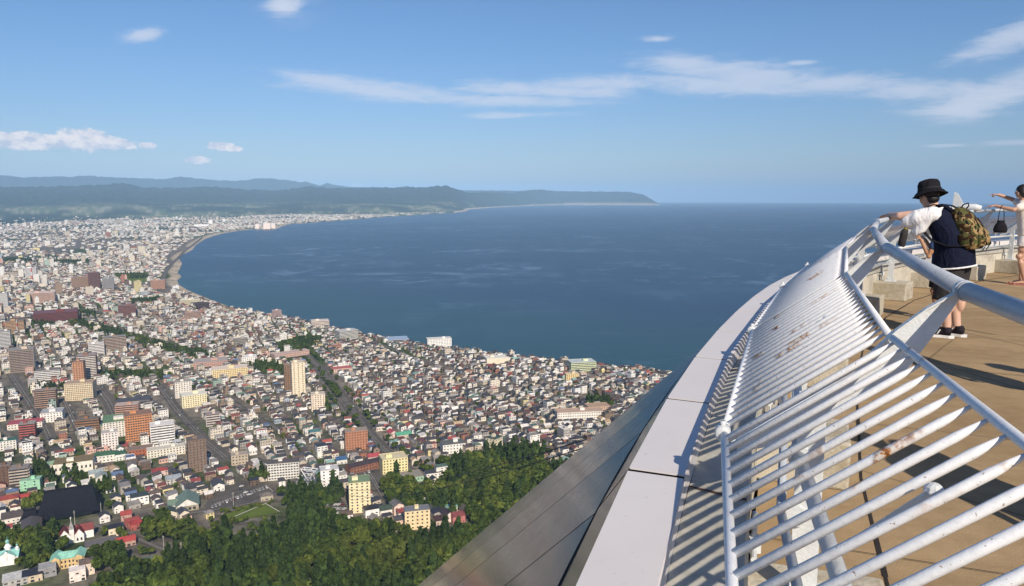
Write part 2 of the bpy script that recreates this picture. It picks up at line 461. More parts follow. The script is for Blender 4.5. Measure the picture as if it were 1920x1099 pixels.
# ---- the sea
sx, sy, sF = polar_sheet(np.radians(np.linspace(-180, 180, 361)), np.concatenate([[300, 600], np.geomspace(900, 85000, 160)]))
sz = SEA - (sx ** 2 + sy ** 2) / RE2
sea_me = np_mesh('sea', np.stack([sx, sy, sz], -1).reshape(-1, 3), sF, smooth=True)
def _sea(N, b):
    pos = N.n('ShaderNodeNewGeometry').outputs['Position']
    # wind streaks and slicks: long shapes drawn by currents
    s1 = N.noise(N.mapping(pos, (0.00035, 0.0016, 1), rot=(0, 0, 0.35)), 1.0, 7, 0.62, 1.4)
    s2 = N.noise(N.mapping(pos, (0.0011, 0.00022, 1), rot=(0, 0, -0.5)), 1.0, 6, 0.6, 2.2)
    s3 = N.noise(N.mapping(pos, (0.0022, 0.0045, 1)), 1.0, 5, 0.6, 0.5)
    k = N.m('ADD', N.m('MULTIPLY', N.ramp(s1, 0.56, 0.74), 0.5), N.m('MULTIPLY', N.ramp(s2, 0.58, 0.72), 0.35))
    k = N.m('MULTIPLY', k, N.ramp(s3, 0.3, 0.62))
    base = N.mix(N.ramp(s3, 0.2, 0.8), (0.008, 0.032, 0.072), (0.012, 0.042, 0.090))
    wv = N.n('ShaderNodeVectorMath', operation='MULTIPLY_ADD'); N.put(wv.inputs[0], N.mapping(pos, (0.001, 0.001, 0))); 
    warp = N.n('ShaderNodeTexNoise'); N.put(warp.inputs['Vector'], N.mapping(pos, (0.0009, 0.0009, 0))); warp.inputs['Scale'].default_value = 1.0; warp.inputs['Detail'].default_value = 4
    wc = N.n('ShaderNodeVectorMath', operation='SCALE'); N.put(wc.inputs[0], warp.outputs['Color']); wc.inputs['Scale'].default_value = 1.7
    wa = N.n('ShaderNodeVectorMath', operation='ADD'); N.put(wa.inputs[0], N.mapping(pos, (0.00045, 0.0008, 0))); N.put(wa.inputs[1], wc.outputs[0])
    fil = N.m('ABSOLUTE', N.m('SUBTRACT', N.noise(wa.outputs[0], 1.5, 3, 0.5), 0.5))
    fil2 = N.m('ABSOLUTE', N.m('SUBTRACT', N.noise(wa.outputs[0], 4.0, 3, 0.5), 0.5))
    patch = N.ramp(N.noise(N.mapping(pos, (0.0005, 0.0007, 0), loc=(3, 7, 0)), 1.0, 3, 0.55), 0.40, 0.56)
    brk = N.ramp(N.noise(N.mapping(pos, (0.006, 0.006, 0)), 1.0, 3, 0.6), 0.34, 0.58)
    lines = N.m('MULTIPLY', N.m('ADD', N.m('MULTIPLY', N.ramp(fil, 0.022, 0.0), 1.0), N.m('MULTIPLY', N.ramp(fil2, 0.022, 0.0), 0.8)), N.m('MULTIPLY', patch, brk))
    k = N.m('ADD', N.m('MULTIPLY', k, 0.9), lines)
    base = N.mix(N.m('MINIMUM', k, 0.9), base, (0.085, 0.15, 0.235))
    # shallow water near the shore is greener
    sep = N.n('ShaderNodeSeparateXYZ'); N.put(sep.inputs[0], pos)
    d = N.m('SUBTRACT', sep.outputs[1], N.m('ADD', N.m('MULTIPLY', sep.outputs[0], -0.72), 1780))
    sh = N.ramp(d, 900, -50)
    base = N.mix(N.m('MULTIPLY', sh, 0.7), base, (0.014, 0.062, 0.068))
    bn = N.n('ShaderNodeBump'); bn.inputs['Strength'].default_value = 0.35; bn.inputs['Distance'].default_value = 1.5
    w = N.m('ADD', N.noise(N.mapping(pos, (0.03, 0.06, 1)), 1.0, 5, 0.7), N.m('MULTIPLY', N.noise(N.mapping(pos, (0.006, 0.012, 1)), 1.0, 4, 0.6), 1.5))
    N.put(bn.inputs['Height'], w); N.put(b.inputs['Normal'], bn.outputs[0])
    b.inputs['IOR'].default_value = 1.33
    return base
sea_me.materials.append(new_mat('sea', _sea, 0.38, spec=0.42))
tag(link('sea', sea_me), kind='structure')

# ---- haze: one closed box of even air round everything, sky outside it
hz = MB().box((0, 25000, (1050 - 900) / 2), (190000, 190000, 1950)).build('haze')
hm = bpy.data.materials.new('haze'); hm.use_nodes = True
ht = hm.node_tree; ht.nodes.clear()
pv = ht.nodes.new('ShaderNodeVolumePrincipled')
pv.inputs['Color'].default_value = (0.39, 0.65, 1.0, 1); pv.inputs['Density'].default_value = HAZE_DENSITY
pv.inputs['Anisotropy'].default_value = -0.35
ho = ht.nodes.new('ShaderNodeOutputMaterial'); ht.links.new(pv.outputs[0], ho.inputs['Volume'])
hz.data.materials.append(hm)
tag(hz, kind='stuff'); hz['label'] = 'pale blue haze lying over the bay and the far hills'
# ================================================================== OBSERVATION DECK
white_paint = new_mat('white_paint', weathered((0.62, 0.65, 0.67), 0.06, 4, 0.25, 90), 0.42)
def _rusty(N, b):
    tc = N.n('ShaderNodeTexCoord').outputs['Object']
    n = N.noise(tc, 7.0, 3, 0.6); n2 = N.noise(tc, 70, 5, 0.7); n3 = N.noise(tc, 2.2, 2, 0.5)
    patch = N.m('MULTIPLY', N.ramp(n, 0.56, 0.64), N.ramp(n3, 0.46, 0.58))
    rust = N.m('MULTIPLY', patch, N.ramp(n2, 0.46, 0.53))
    speck = N.m('MULTIPLY', N.ramp(N.noise(tc, 120, 3, 0.6), 0.67, 0.70), 0.8)
    c = N.mix(N.ramp(n2, 0.3, 0.7), (0.70, 0.72, 0.75), (0.80, 0.82, 0.85))
    c = N.mix(N.m('MULTIPLY', patch, 0.6), c, (0.55, 0.47, 0.36))
    c = N.mix(speck, c, (0.24, 0.16, 0.10))
    c = N.mix(rust, c, N.mix(N.ramp(n2, 0.5, 0.62), (0.48, 0.19, 0.045), (0.14, 0.05, 0.022)))
    bn = N.n('ShaderNodeBump'); bn.inputs['Strength'].default_value = 0.5; bn.inputs['Distance'].default_value = 0.004
    N.put(bn.inputs['Height'], N.m('ADD', N.m('MULTIPLY', n2, 0.4), patch)); N.put(b.inputs['Normal'], bn.outputs[0])
    return c
rusty_white = new_mat('rusty_white_paint', _rusty, 0.45)
rail_paint = new_mat('rail_paint', weathered((0.40, 0.44, 0.50), 0.08, 5, 0.2, 60), 0.42, metal=0.0, spec=.35)
def _concrete(N, b):
    tc = N.n('ShaderNodeTexCoord').outputs['Object']
    n = N.noise(tc, 0.8, 6, 0.65); n2 = N.noise(tc, 9, 5, 0.65); n3 = N.noise(tc, 140, 3, 0.7); n4 = N.noise(N.mapping(tc, (0.5, 3, 1), rot=(0, 0, 0.4)), 2.4, 5, 0.6)
    k = N.m('ADD', N.m('MULTIPLY', n, 0.5), N.m('ADD', N.m('MULTIPLY', n2, 0.25), N.m('MULTIPLY', n4, 0.25)))
    c = N.mix(N.ramp(k, 0.36, 0.62), (0.275, 0.192, 0.105), (0.385, 0.280, 0.163))
    c = N.mix(N.m('MULTIPLY', N.ramp(n4, 0.60, 0.68), 0.35), c, (0.40, 0.30, 0.19))
    c = N.mix(N.m('MULTIPLY', N.ramp(n3, 0.55, 0.72), 0.4), c, (0.13, 0.10, 0.07))
    c = N.mix(N.m('MULTIPLY', N.ramp(N.noise(tc, 0.35, 5, 0.7), 0.52, 0.66), 0.25), c, (0.17, 0.13, 0.085))
    c = N.mix(N.m('MULTIPLY', N.ramp(N.noise(tc, 26, 4, 0.75), 0.64, 0.70), 0.55), c, (0.09, 0.065, 0.045))
    v = N.n('ShaderNodeTexVoronoi', feature='DISTANCE_TO_EDGE'); N.put(v.inputs['Vector'], N.mix(0.25, N.mapping(tc, (0.55, 0.55, 0.55)), N.n('ShaderNodeTexNoise').outputs['Color'])); v.inputs['Scale'].default_value = 1.0
    c = N.mix(N.m('MULTIPLY', N.ramp(v.outputs['Distance'], 0.006, 0.0), 0.5), c, (0.05, 0.04, 0.03))
    bn = N.n('ShaderNodeBump'); bn.inputs['Strength'].default_value = 0.35; bn.inputs['Distance'].default_value = 0.01
    N.put(bn.inputs['Height'], N.m('ADD', n3, N.m('MULTIPLY', n2, 2))); N.put(b.inputs['Normal'], bn.outputs[0])
    return c
deck_concrete = new_mat('deck_concrete', _concrete, 0.9, spec=0.2)
wall_concrete = new_mat('wall_concrete', weathered((0.52, 0.49, 0.42), 0.14, 2.2, 0.3, 50), 0.9, spec=0.2)
block_concrete = new_mat('block_concrete', weathered((0.46, 0.43, 0.36), 0.12, 3.0, 0.6, 40, dark=(0.33, 0.29, 0.21)), 0.92, spec=0.2)
def _panel(N, b):
    tc = N.n('ShaderNodeTexCoord').outputs['Object']
    n = N.noise(tc, 1.6, 5, 0.6); n2 = N.noise(tc, 45, 3, 0.6)
    c = N.mix(N.ramp(n, 0.3, 0.7), (0.585, 0.565, 0.575), (0.635, 0.615, 0.62))
    c = N.mix(N.m('MULTIPLY', N.ramp(n2, 0.68, 0.73), 0.45), c, (0.30, 0.27, 0.26))
    return c
coping_paint = new_mat('coping_panel', _panel, 0.5)
def _roofmetal(N, b):
    tc = N.n('ShaderNodeTexCoord').outputs['Object']
    n = N.noise(tc, 2.1, 5, 0.6); n2 = N.noise(N.mapping(tc, (1.2, 1.2, 5)), 6, 6, 0.65)
    c = N.mix(N.ramp(n, 0.35, 0.65), (0.235, 0.228, 0.230), (0.275, 0.262, 0.258))
    c = N.mix(N.m('MULTIPLY', N.ramp(n2, 0.6, 0.72), 0.25), c, (0.30, 0.28, 0.25))
    N.put(b.inputs['Roughness'], N.m('ADD', N.m('MULTIPLY', n2, 0.16), 0.10))
    bn = N.n('ShaderNodeBump'); bn.inputs['Strength'].default_value = 0.25; bn.inputs['Distance'].default_value = 0.02
    N.put(bn.inputs['Height'], N.noise(tc, 1.1, 1, 0.4)); N.put(b.inputs['Normal'], bn.outputs[0])
    return c
roof_metal = new_mat('roof_panel_metal', _roofmetal, 0.25, metal=0.85)
gutter_metal = new_mat('gutter_metal', weathered((0.44, 0.43, 0.38), 0.12, 2.5, 0.1, 40), 0.55, metal=0.0)
dark_seal = new_mat('dark_seal', weathered((0.022, 0.017, 0.015), 0.2, 8), 0.8)
rust_seal = new_mat('rust_seal', weathered((0.085, 0.04, 0.025), 0.3, 30), 0.85)

# plan of the handrail: vertices on a gently bending line
KS = 0.9
Rv = [(1.34, 2.17), (2.02, 3.99), (2.94, 6.04), (3.87, 7.87), (4.95, 9.55), (6.15, 11.1), (7.5, 12.5), (8.95, 13.8), (10.5, 14.9), (12.2, 15.8)]
Rv = [Vector((x * KS, y * KS)) for x, y in Rv]
back = []
p = Rv[0].copy()
for bdeg in (15, 11, 7, 3, -1):
    p = p - Vector((sin(radians(bdeg)), cos(radians(bdeg)))) * 1.8
    back.insert(0, p.copy())
fwd = []
p = Rv[-1].copy()
for bdeg in (66, 72, 78, 84, 90):
    p = p + Vector((sin(radians(bdeg)), cos(radians(bdeg)))) * 1.8
    fwd.append(p.copy())
NB = len(back)                       # index of the first bracket seen in the photo
RAIL = back + Rv + fwd
def off_vertex(i, o):
    a = RAIL[max(i - 1, 0)]; b = RAIL[i]; c = RAIL[min(i + 1, len(RAIL) - 1)]
    t1 = (b - a).normalized() if i > 0 else (c - b).normalized(); t2 = (c - b).normalized() if i < len(RAIL) - 1 else t1
    n1 = Vector((-t1.y, t1.x)); n2 = Vector((-t2.y, t2.x)); n = (n1 + n2).normalized()
    return b + n * (o / max(0.5, n.dot(n1)))
def off_line(o): return [off_vertex(i, o) for i in range(len(RAIL))]
# smooth version by arc length (the sheet metal keeps a straighter line behind the first bracket)
back2 = []
p = Rv[0].copy()
for bdeg in (16.8, 14, 11, 7, 3):
    p = p - Vector((sin(radians(bdeg)), cos(radians(bdeg)))) * 1.8
    back2.insert(0, p.copy())
RAILC = back2 + Rv + fwd
_s = np.concatenate([[0], np.cumsum([(RAILC[i + 1] - RAILC[i]).length for i in range(len(RAILC) - 1)])])
_sd = np.linspace(0, _s[-1], 600)
_X = np.interp(_sd, _s, [q.x for q in RAILC]); _Y = np.interp(_sd, _s, [q.y for q in RAILC])
_k = np.hanning(61); _k /= _k.sum()
def _smooth(a):
    pad = np.concatenate([2 * a[0] - a[30:0:-1], a, 2 * a[-1] - a[-2:-32:-1]])
    return np.convolve(pad, _k, 'valid')
_X, _Y = _smooth(_X), _smooth(_Y)
def curve(s, o):
    x, y = np.interp(s, _sd, _X), np.interp(s, _sd, _Y)
    h = 0.35
    tx, ty = np.interp(s + h, _sd, _X) - np.interp(s - h, _sd, _X), np.interp(s + h, _sd, _Y) - np.interp(s - h, _sd, _Y)
    l = hypot(tx, ty) or 1.0
    return Vector((x - ty / l * o, y + tx / l * o))
def s_of(p):      # arc length nearest a point
    return float(_sd[np.argmin((_X - p[0]) ** 2 + (_Y - p[1]) ** 2)])

deck = thing('observation_deck', 'mountain top observation deck with tan concrete floor, white coping and grey metal skirt', 'observation deck', (0, 0, 0))
RAILZ = 1.178
# floor
inner = off_line(0.53)
poly = [(q.x, q.y) for q in inner] + [(24, 15.5), (24, -12), (2, -12)]
fl = MB().prism(poly, -0.25, 0.0).build('floor', deck_concrete, deck)
# joints scored in the floor: strips a little above it
def strip_pts(mb, a, b, w, z):
    a = Vector(a); b = Vector(b); t = (b - a).normalized(); n = Vector((-t.y, t.x)) * (w / 2)
    mb.add([(*(a - n), z), (*(b - n), z), (*(b + n), z), (*(a + n), z)], [(0, 1, 2, 3)])
jm = MB()
for o, w in ((0.045, 0.016), (-2.35, 0.01), (-4.7, 0.01)):
    for i in range(1, len(RAIL) - 1):
        a, b = off_vertex(i, o), off_vertex(i + 1, o)
        for k in range(5):                     # slightly wandering edge, as a worn joint has
            p0 = a.lerp(b, k / 5); p1 = a.lerp(b, (k + 1) / 5)
            strip_pts(jm, p0, p1, w * random.uniform(0.7, 1.3), 0.004)
for i in range(1, len(RAIL) - 1):
    a = RAIL[i].lerp(RAIL[i + 1], 0.5); t = (RAIL[i + 1] - RAIL[i]).normalized(); n = Vector((-t.y, t.x))
    for k in range(6):
        strip_pts(jm, a + n * (0.5 - k * 1.2), a + n * (0.5 - (k + 1) * 1.2), 0.007 * random.uniform(0.6, 1.4), 0.008)
jm.build('floor_joint', dark_seal, deck)
# parapet wall along the inside of the gutter
def profile_sweep(mb, prof, s0, s1, step=0.6, closed=True):
    """sweep a closed (offset, z) profile along the smooth line"""
    n = max(2, int((s1 - s0) / step) + 1); m = len(prof); vs = []; fs = []
    for k in range(n):
        s = s0 + (s1 - s0) * k / (n - 1)
        for o, z in prof:
            q = curve(s, o); vs.append((q.x, q.y, z))
    for k in range(n - 1):
        for j in range(m):
            j2 = (j + 1) % m
            fs.append((k * m + j, k * m + j2, (k + 1) * m + j2, (k + 1) * m + j))
    fs.append(tuple(range(m))[::-1]); fs.append(tuple((n - 1) * m + j for j in range(m)))
    mb.add(vs, fs)
S0, S1 = 0.6, float(_sd[-1]) - 0.6
wallm = MB(); profile_sweep(wallm, [(0.555, -0.25), (0.725, -0.25), (0.725, 0.36), (0.555, 0.36)], S0, S1); wallm.build('parapet_wall', wall_concrete, deck)
# stations of the sheet metal: joint 0 lies where the photo shows the nearest full joint
sA = s_of(Vector((0.603 * KS, 2.43 * KS)) + Vector((0.94, -0.342)) * 0.72)
PW = 0.86
st0 = [sA + 0.035 + PW * k for k in range(-6, 26)]
st = [s for s in st0 if S0 < s < S1]
zC = CAMZ - 0.97 * KS                      # coping top
oC0, oC1 = 0.735, 0.908
oS, zS = 1.0, 0.41                      # seam between fascia and skirt
gm = MB()
profile_sweep(gm, [(0.535, 0.362), (0.535, 0.43), (0.545, 0.455), (0.738, 0.475), (0.738, 0.364)], S0, S1); gm.build('gutter', gutter_metal, deck)
for s in st[::2]:
    s += 0.12
    a = curve(s, 0.546); b = curve(s, 0.731); t = (curve(s + .02, .6) - curve(s, .6)).normalized() * 0.007
    MB().add([(*(a - t), .459), (*(b - t), .480), (*(b + t), .480), (*(a + t), .459)], [(0, 1, 2, 3)]).build('gutter_joint', rust_seal, deck)

# dark backing under the coping and skirt panels, seen in their open joints
bk = MB()
profile_sweep(bk, [(oC0 + .006, .40), (oC0 + .012, zC - .03), (oC1 - .01, zC - .03), (oS - .006, zS - .004), (oS - .012, .30)], S0, S1)
bk.build('coping_seal', rust_seal, deck)
SK_L = 9.0; SK_SL = 0.985
def bend_panel(name, s0, s1, pts, thick, mat, gap=0.015, sub=1):
    """sheet panel between two stations following (offset,z) points, with real thickness downwards"""
    vs = []; fs = []; m = len(pts)
    for s in (s0 + gap, s1 - gap):
        for o, z in pts:
            q = curve(s, o); vs.append((q.x, q.y, z))
        for o, z in pts:
            q = curve(s, o - thick * 0.6); vs.append((q.x, q.y, z - thick))
    M2 = 2 * m
    for j in range(m - 1):
        fs.append((j, j + 1, M2 + j + 1, M2 + j))
        fs.append((m + j, M2 + m + j, M2 + m + j + 1, m + j + 1))
        fs.append((j, m + j, m + j + 1, j + 1)); fs.append((M2 + j, M2 + j + 1, M2 + m + j + 1, M2 + m + j))
    fs.append((0, M2, M2 + m, m)); fs.append((m - 1, 2 * m - 1, M2 + 2 * m - 1, M2 + m - 1))
    return MB().add(vs, fs).build(name, mat, deck)
for s in range(len(st) - 1):
    bend_panel('coping_panel', st[s], st[s + 1], [(oC0, zC - 0.09), (oC0, zC), (oC1, zC + 0.004)], 0.006, coping_paint)
    bend_panel('fascia_panel', st[s], st[s + 1], [(oC1 + .001, zC - .0005), (oS, zS + 0.012)], 0.006, roof_metal)
    bend_panel('skirt_panel', st[s], st[s + 1], [(oS + 0.012, zS - 0.010), (oS + 0.012 + SK_L, zS - 0.010 - SK_L * SK_SL)], 0.02, roof_metal, 0.007)
sk = MB()
profile_sweep(sk, [(oS - .06, zS - .05), (oS + .01, zS - .035), (oS + SK_L, zS - .045 - SK_L * SK_SL), (oS + SK_L, zS - 0.4 - SK_L * SK_SL), (oS - .06, zS - .5)], S0, S1)
sk.build('skirt_seal', dark_seal, deck)
seam = MB()
seam.tube([(*curve(s, oS + .004), zS - .002) for s in np.arange(S0, S1, 0.3)], 0.0075, 6)
seam.build('seam_cord', dark_seal, deck)
sc2 = MB()
sc2.tube([(*curve(s, oC0 - .004), zC - .088) for s in np.arange(S0, S1, 0.3)], 0.006, 6)
sc2.build('gutter_cord', rust_seal, deck)
# storey under the deck down to the mountain top
bw = MB(); profile_sweep(bw, [(0.2, -0.26), (3.4, -3.0), (3.4, -26), (0.2, -26)], S0, S1); bw.build('lower_wall', wall_concrete, deck)
bs = MB().prism([(q.x, q.y) for q in off_line(0.3)] + [(23.8, 15.3), (23.8, -11.8), (2.2, -11.8)], -26, -0.26).build('basement', wall_concrete, deck)

# ---- railing: handrail, brackets, grilles, posts, pipes
rl = thing('safety_railing', 'white painted steel railing with thick grey handrail and sloping bar grilles round the deck', 'railing', (0, 0, 0))
OJ, ZJ = 0.171, CAMZ - 0.43 * KS
OO, ZO = 0.60, CAMZ - 0.78 * KS
def at(i, o, z): q = off_vertex(i, o); return Vector((q.x, q.y, z))
nR = len(RAIL)
for i in range(nR - 1):
    a, b = at(i, 0, RAILZ), at(i + 1, 0, RAILZ)
    d = (b - a).normalized()
    m = MB().tube([a - d * 0.001, b + d * 0.001], 0.025, 28)
    for k in (0.006, ):                                        # welded sleeve next to the bracket
        m.tube([b - d * 0.03, b + d * 0.004], 0.0264, 28)
    m.ball(b, 0.0249, 20, 12)
    m.build('handrail', rail_paint, rl, True)
    # shade-smooth only the sides
def grille(i):
    m = MB()
    a1, b1 = at(i, OJ, ZJ), at(i + 1, OJ, ZJ); a2, b2 = at(i, OO, ZO), at(i + 1, OO, ZO)
    e = 0.014
    ai, bi = a1.lerp(b1, e), b1.lerp(a1, e); ao, bo = a2.lerp(b2, e), b2.lerp(a2, e)
    m.tube([ai, bi], 0.0105, 10); m.tube([ao, bo], 0.0115, 12)
    n = 20 if (b1 - a1).length > 1.4 else 15
    ax = (bi - ai).normalized(); nn = Vector((-ax.y, ax.x, 0))
    up = Vector((0, 0, 1))
    for k in range(n):
        t = (k + 0.5) / n
        p, q = ao.lerp(bo, t), ai.lerp(bi, t)
        # square each bar to the panel: keep perpendicular to the tubes; the end is cut to a point under the inner tube
        q2 = q + (p - q).normalized() * 0.004
        m.tube([p, q2 + (p - q2) * 0.12, q2], [0.0091, 0.0091, 0.0035], 10)
    g = m.build('grille_panel', rusty_white, rl, True)
    for c in (0.5,):
        # flat stay from the grille down to the pipe
        p = ao.lerp(bo, c).lerp(ai.lerp(bi, c), 0.72); q = at(i, .39, .70).lerp(at(i + 1, .39, .70), c + 0.14)
        s = MB().tube([p + Vector((0, 0, -.008)), q], 0.0085, 10); s.ball(p + Vector((0, 0, -0.006)), (.016, .016, .014), 10, 6); s.build('stay', white_paint, rl)
        p = ao.lerp(bo, c - 0.12).lerp(ai.lerp(bi, c - 0.12), 0.2); q = at(i, .42, .52).lerp(at(i + 1, .42, .52), c + 0.05)
        MB().tube([p + Vector((0, 0, -.008)), q], 0.008, 8).build('stay', white_paint, rl)
    return g
for i in range(1, nR - 1): grille(i)
def bracket(i):
    c0 = at(i, 0, 0); c1 = at(i, 1, 0); n = (c1 - c0).normalized(); t = Vector((n.y, -n.x, 0))
    top = [(0.018, RAILZ - .008), (0.09, RAILZ - 0.058), (OJ - .01, ZJ + .012), (OJ + .045, ZJ - .052), (0.32, 0.890), (0.45, 0.795), (0.565, 0.705)]
    bot = [(0.56, 0.672), (0.47, 0.700), (0.36, 0.765), (0.25, 0.845), (0.13, 0.945), (0.05, 1.085), (0.012, RAILZ - .022)]
    prof = top + bot
    th = 0.006; vs = []; N_ = len(prof)
    for s in (-th, th):
        for o, z in prof: q = c0 + n * o + t * s; vs.append((q.x, q.y, z))
    m = MB().add(vs, [tuple(range(N_))[::-1], tuple(range(N_, 2 * N_))] + [(k, (k + 1) % N_, N_ + (k + 1) % N_, N_ + k) for k in range(N_)])
    # top flange
    fv = []
    for o, z in top:
        for s, dz in ((-.013, .001), (.013, .001), (.013, .007), (-.013, .007)):
            q = c0 + n * o + t * s; fv.append((q.x, q.y, z + dz))
    ff = []
    for k in range(len(top) - 1):
        for j in range(4):
            ff.append((k * 4 + j, k * 4 + (j + 1) % 4, (k + 1) * 4 + (j + 1) % 4, (k + 1) * 4 + j))
    ff += [(3, 2, 1, 0), tuple(len(top) * 4 - 4 + j for j in range(4))]
    m.add(fv, ff)
    # collar under the rail
    m.tube([at(i, 0, RAILZ) - t * 0.012, at(i, 0, RAILZ) + t * 0.012], 0.0276, 24)
    br = m.build('bracket', white_paint, rl)
    # clamp at the outer end: short round knob with a bolt
    q = at(i, OO, ZO) + n * 0.004
    k = MB().tube([q - t * .028, q - t * .024, q + t * .024, q + t * .028], [.017, .023, .023, .017], 14); k.tube([q + Vector((0, 0, .015)), q + Vector((0, 0, .034))], .009, 8); k.tube([q, c0 + n * 0.555 + Vector((0, 0, .69))], .010, 8); k.build('clamp', white_paint, br, True)
    # post: flat plate from concrete block to the blade, with bolted foot
    pm = MB()
    base = c0 + n * 0.36
    A = Matrix.Rotation(atan2(n.y, n.x), 3, 'Z')
    pm.box((base.x, base.y, 0.555), (0.075, 0.014, 0.63), M=A)
    ft = c0 + n * 0.36
    pm.box((ft.x, ft.y, 0.248), (0.14, 0.11, 0.012), M=A)
    for dx_, dy_ in ((.05, .035), (-.05, .035), (.05, -.035), (-.05, -.035)):
        o = A @ Vector((dx_, dy_, 0)); pm.tube([(ft.x + o.x, ft.y + o.y, .254), (ft.x + o.x, ft.y + o.y, .275)], .008, 6)
    for z in (0.5, 0.68):
        w = c0 + n * 0.39; pm.tube([w - t * .02 + Vector((0, 0, z)), w + t * .02 + Vector((0, 0, z))], .032, 14)
    pm.tube([base + n * .0 + t * .007 + Vector((0, 0, .36)), base + t * .016 + Vector((0, 0, .36))], .012, 8)
    pm.build('post', white_paint, rl)
    # concrete block under the post
    bm = MB(); cb = c0 + n * 0.33
    bm.box((cb.x, cb.y, 0.12), (0.44, 0.42, 0.24), M=A)
    bo = bm.build('plinth', block_concrete, deck)
    bv = bo.modifiers.new('bevel', 'BEVEL'); bv.width = 0.012; bv.segments = 2
    # small valve and pipe piece fixed to the wall beside the post
    vm = MB(); w = c0 + n * 0.50 + t * 0.12
    vm.tube([w + Vector((0, 0, .25)), w + Vector((0, 0, .44))], .009, 8); vm.tube([w + Vector((0, 0, .33)), w - t * .1 + Vector((0, 0, .33))], .009, 8)
    vm.box((w.x, w.y, .335), (.035, .035, .05)); vm.build('conduit', white_paint, deck)
for i in range(1, nR - 1): bracket(i)
for i in range(1, nR - 2):
    MB().tube([at(i, .39, .68), at(i + 1, .39, .68)], .019, 14).build('pipe', white_paint, rl, True)
    MB().tube([at(i, .43, .50), at(i + 1, .43, .50)], .014, 12).build('pipe', rail_paint, rl, True)

# seagull-white fin-shaped fitting of unclear purpose behind the far rail
def fin_fitting():
    q = curve(s_of(RAIL[NB + 6].lerp(RAIL[NB + 7], 0.35)), 0.13)
    t = thing('fitment', 'small white floodlight with an upright fin, standing just behind the far handrail', 'fitment', (q.x, q.y, 1.18), radians(-40))
    MB().add([(-.16, -.02, .0), (-.14, -.02, .30), (-.09, -.02, .27), (.0, -.02, .10), (.0, -.02, .0), (-.16, .02, .0), (-.14, .02, .30), (-.09, .02, .27), (.0, .02, .10), (.0, .02, .0)],
             [(4, 3, 2, 1, 0), (5, 6, 7, 8, 9), (0, 1, 6, 5), (1, 2, 7, 6), (2, 3, 8, 7), (3, 4, 9, 8), (4, 0, 5, 9)]).build('fin', white_paint, t)
    b = MB().tube([(-.1, 0, .03), (0, 0, .055), (.16, 0, .06), (.24, 0, .045)], [.035, .055, .055, .04], 14); b.build('fitment_head', white_paint, t, True)
    MB().tube([(0.02, 0, -.55), (0.02, 0, .03)], .018, 10).build('pole', white_paint, t, True)
fin_fitting()
# ================================================================== TOWN
def objcol(name, rough=0.75, amount=0.12, scale=0.35, spec=0.3):
    """material whose colour comes from the object's own colour, weathered"""
    def f(N, b):
        oc = N.n('ShaderNodeObjectInfo').outputs['Color']
        tc = N.n('ShaderNodeTexCoord').outputs['Object']
        k = N.ramp(N.noise(tc, scale, 5, 0.65), 0.3, 0.7)
        return N.mix(1.0, oc, N.mix(k, (1 - amount * 2,) * 3, (1 + amount * .6,) * 3), 'MULTIPLY')
    return new_mat(name, f, rough, spec=spec)
house_wall = objcol('house_wall', 0.85)
house_roof = objcol('house_roof', 0.5, 0.16, 0.5, 0.4)
window_glass = new_mat('window_glass', weathered((0.035, 0.045, 0.055), 0.2, 1.5), 0.12, spec=0.6)
trim_mat = objcol('building_trim', 0.7)
asphalt = new_mat('asphalt', weathered((0.115, 0.104, 0.095), 0.10, 0.05, 0, dark=(0.075, 0.068, 0.062)), 0.92, spec=0.15)
road_paint = new_mat('road_paint', weathered((0.62, 0.60, 0.55), 0.1, 0.3), 0.8)

def c8(r, g, b):
    f = lambda u: ((u / 255 + 0.055) / 1.055) ** 2.4 if u > 10 else u / 255 / 12.92
    v = (f(r), f(g), f(b)); l = .3 * v[0] + .55 * v[1] + .15 * v[2]
    return tuple(min(.86, (l + (q - l) * .78) * 1.0) for q in v)
WALLS = [((232, 228, 220), 'white', 46), ((225, 212, 190), 'cream', 18), ((200, 186, 165), 'beige', 12), ((168, 162, 155), 'grey', 12), ((150, 125, 100), 'tan', 8), ((112, 88, 70), 'brown', 6),
         ((222, 205, 140), 'yellow', 2), ((215, 170, 150), 'pink', 3), ((160, 185, 170), 'pale green', 1.5), ((160, 172, 188), 'pale blue', 1.5), ((165, 105, 78), 'brick', 2)]
ROOFS = [((54, 53, 58), 'dark grey', 34), ((84, 68, 60), 'brown', 24), ((126, 120, 116), 'grey', 14), ((146, 56, 48), 'red', 4), ((104, 52, 46), 'maroon', 7), ((74, 100, 86), 'green', 4.5),
         ((74, 98, 138), 'blue', 2), ((110, 150, 142), 'teal', 2), ((196, 190, 184), 'pale grey', 9), ((38, 42, 56), 'navy', 6), ((160, 130, 95), 'tan', 4)]
wp = np.array([w[2] for w in WALLS], float); wp /= wp.sum(); rp = np.array([w[2] for w in ROOFS], float); rp /= rp.sum()
WC = np.array([c8(*w[0]) for w in WALLS]); RC = np.array([c8(*w[0]) for w in ROOFS]) * 1.2 + .012

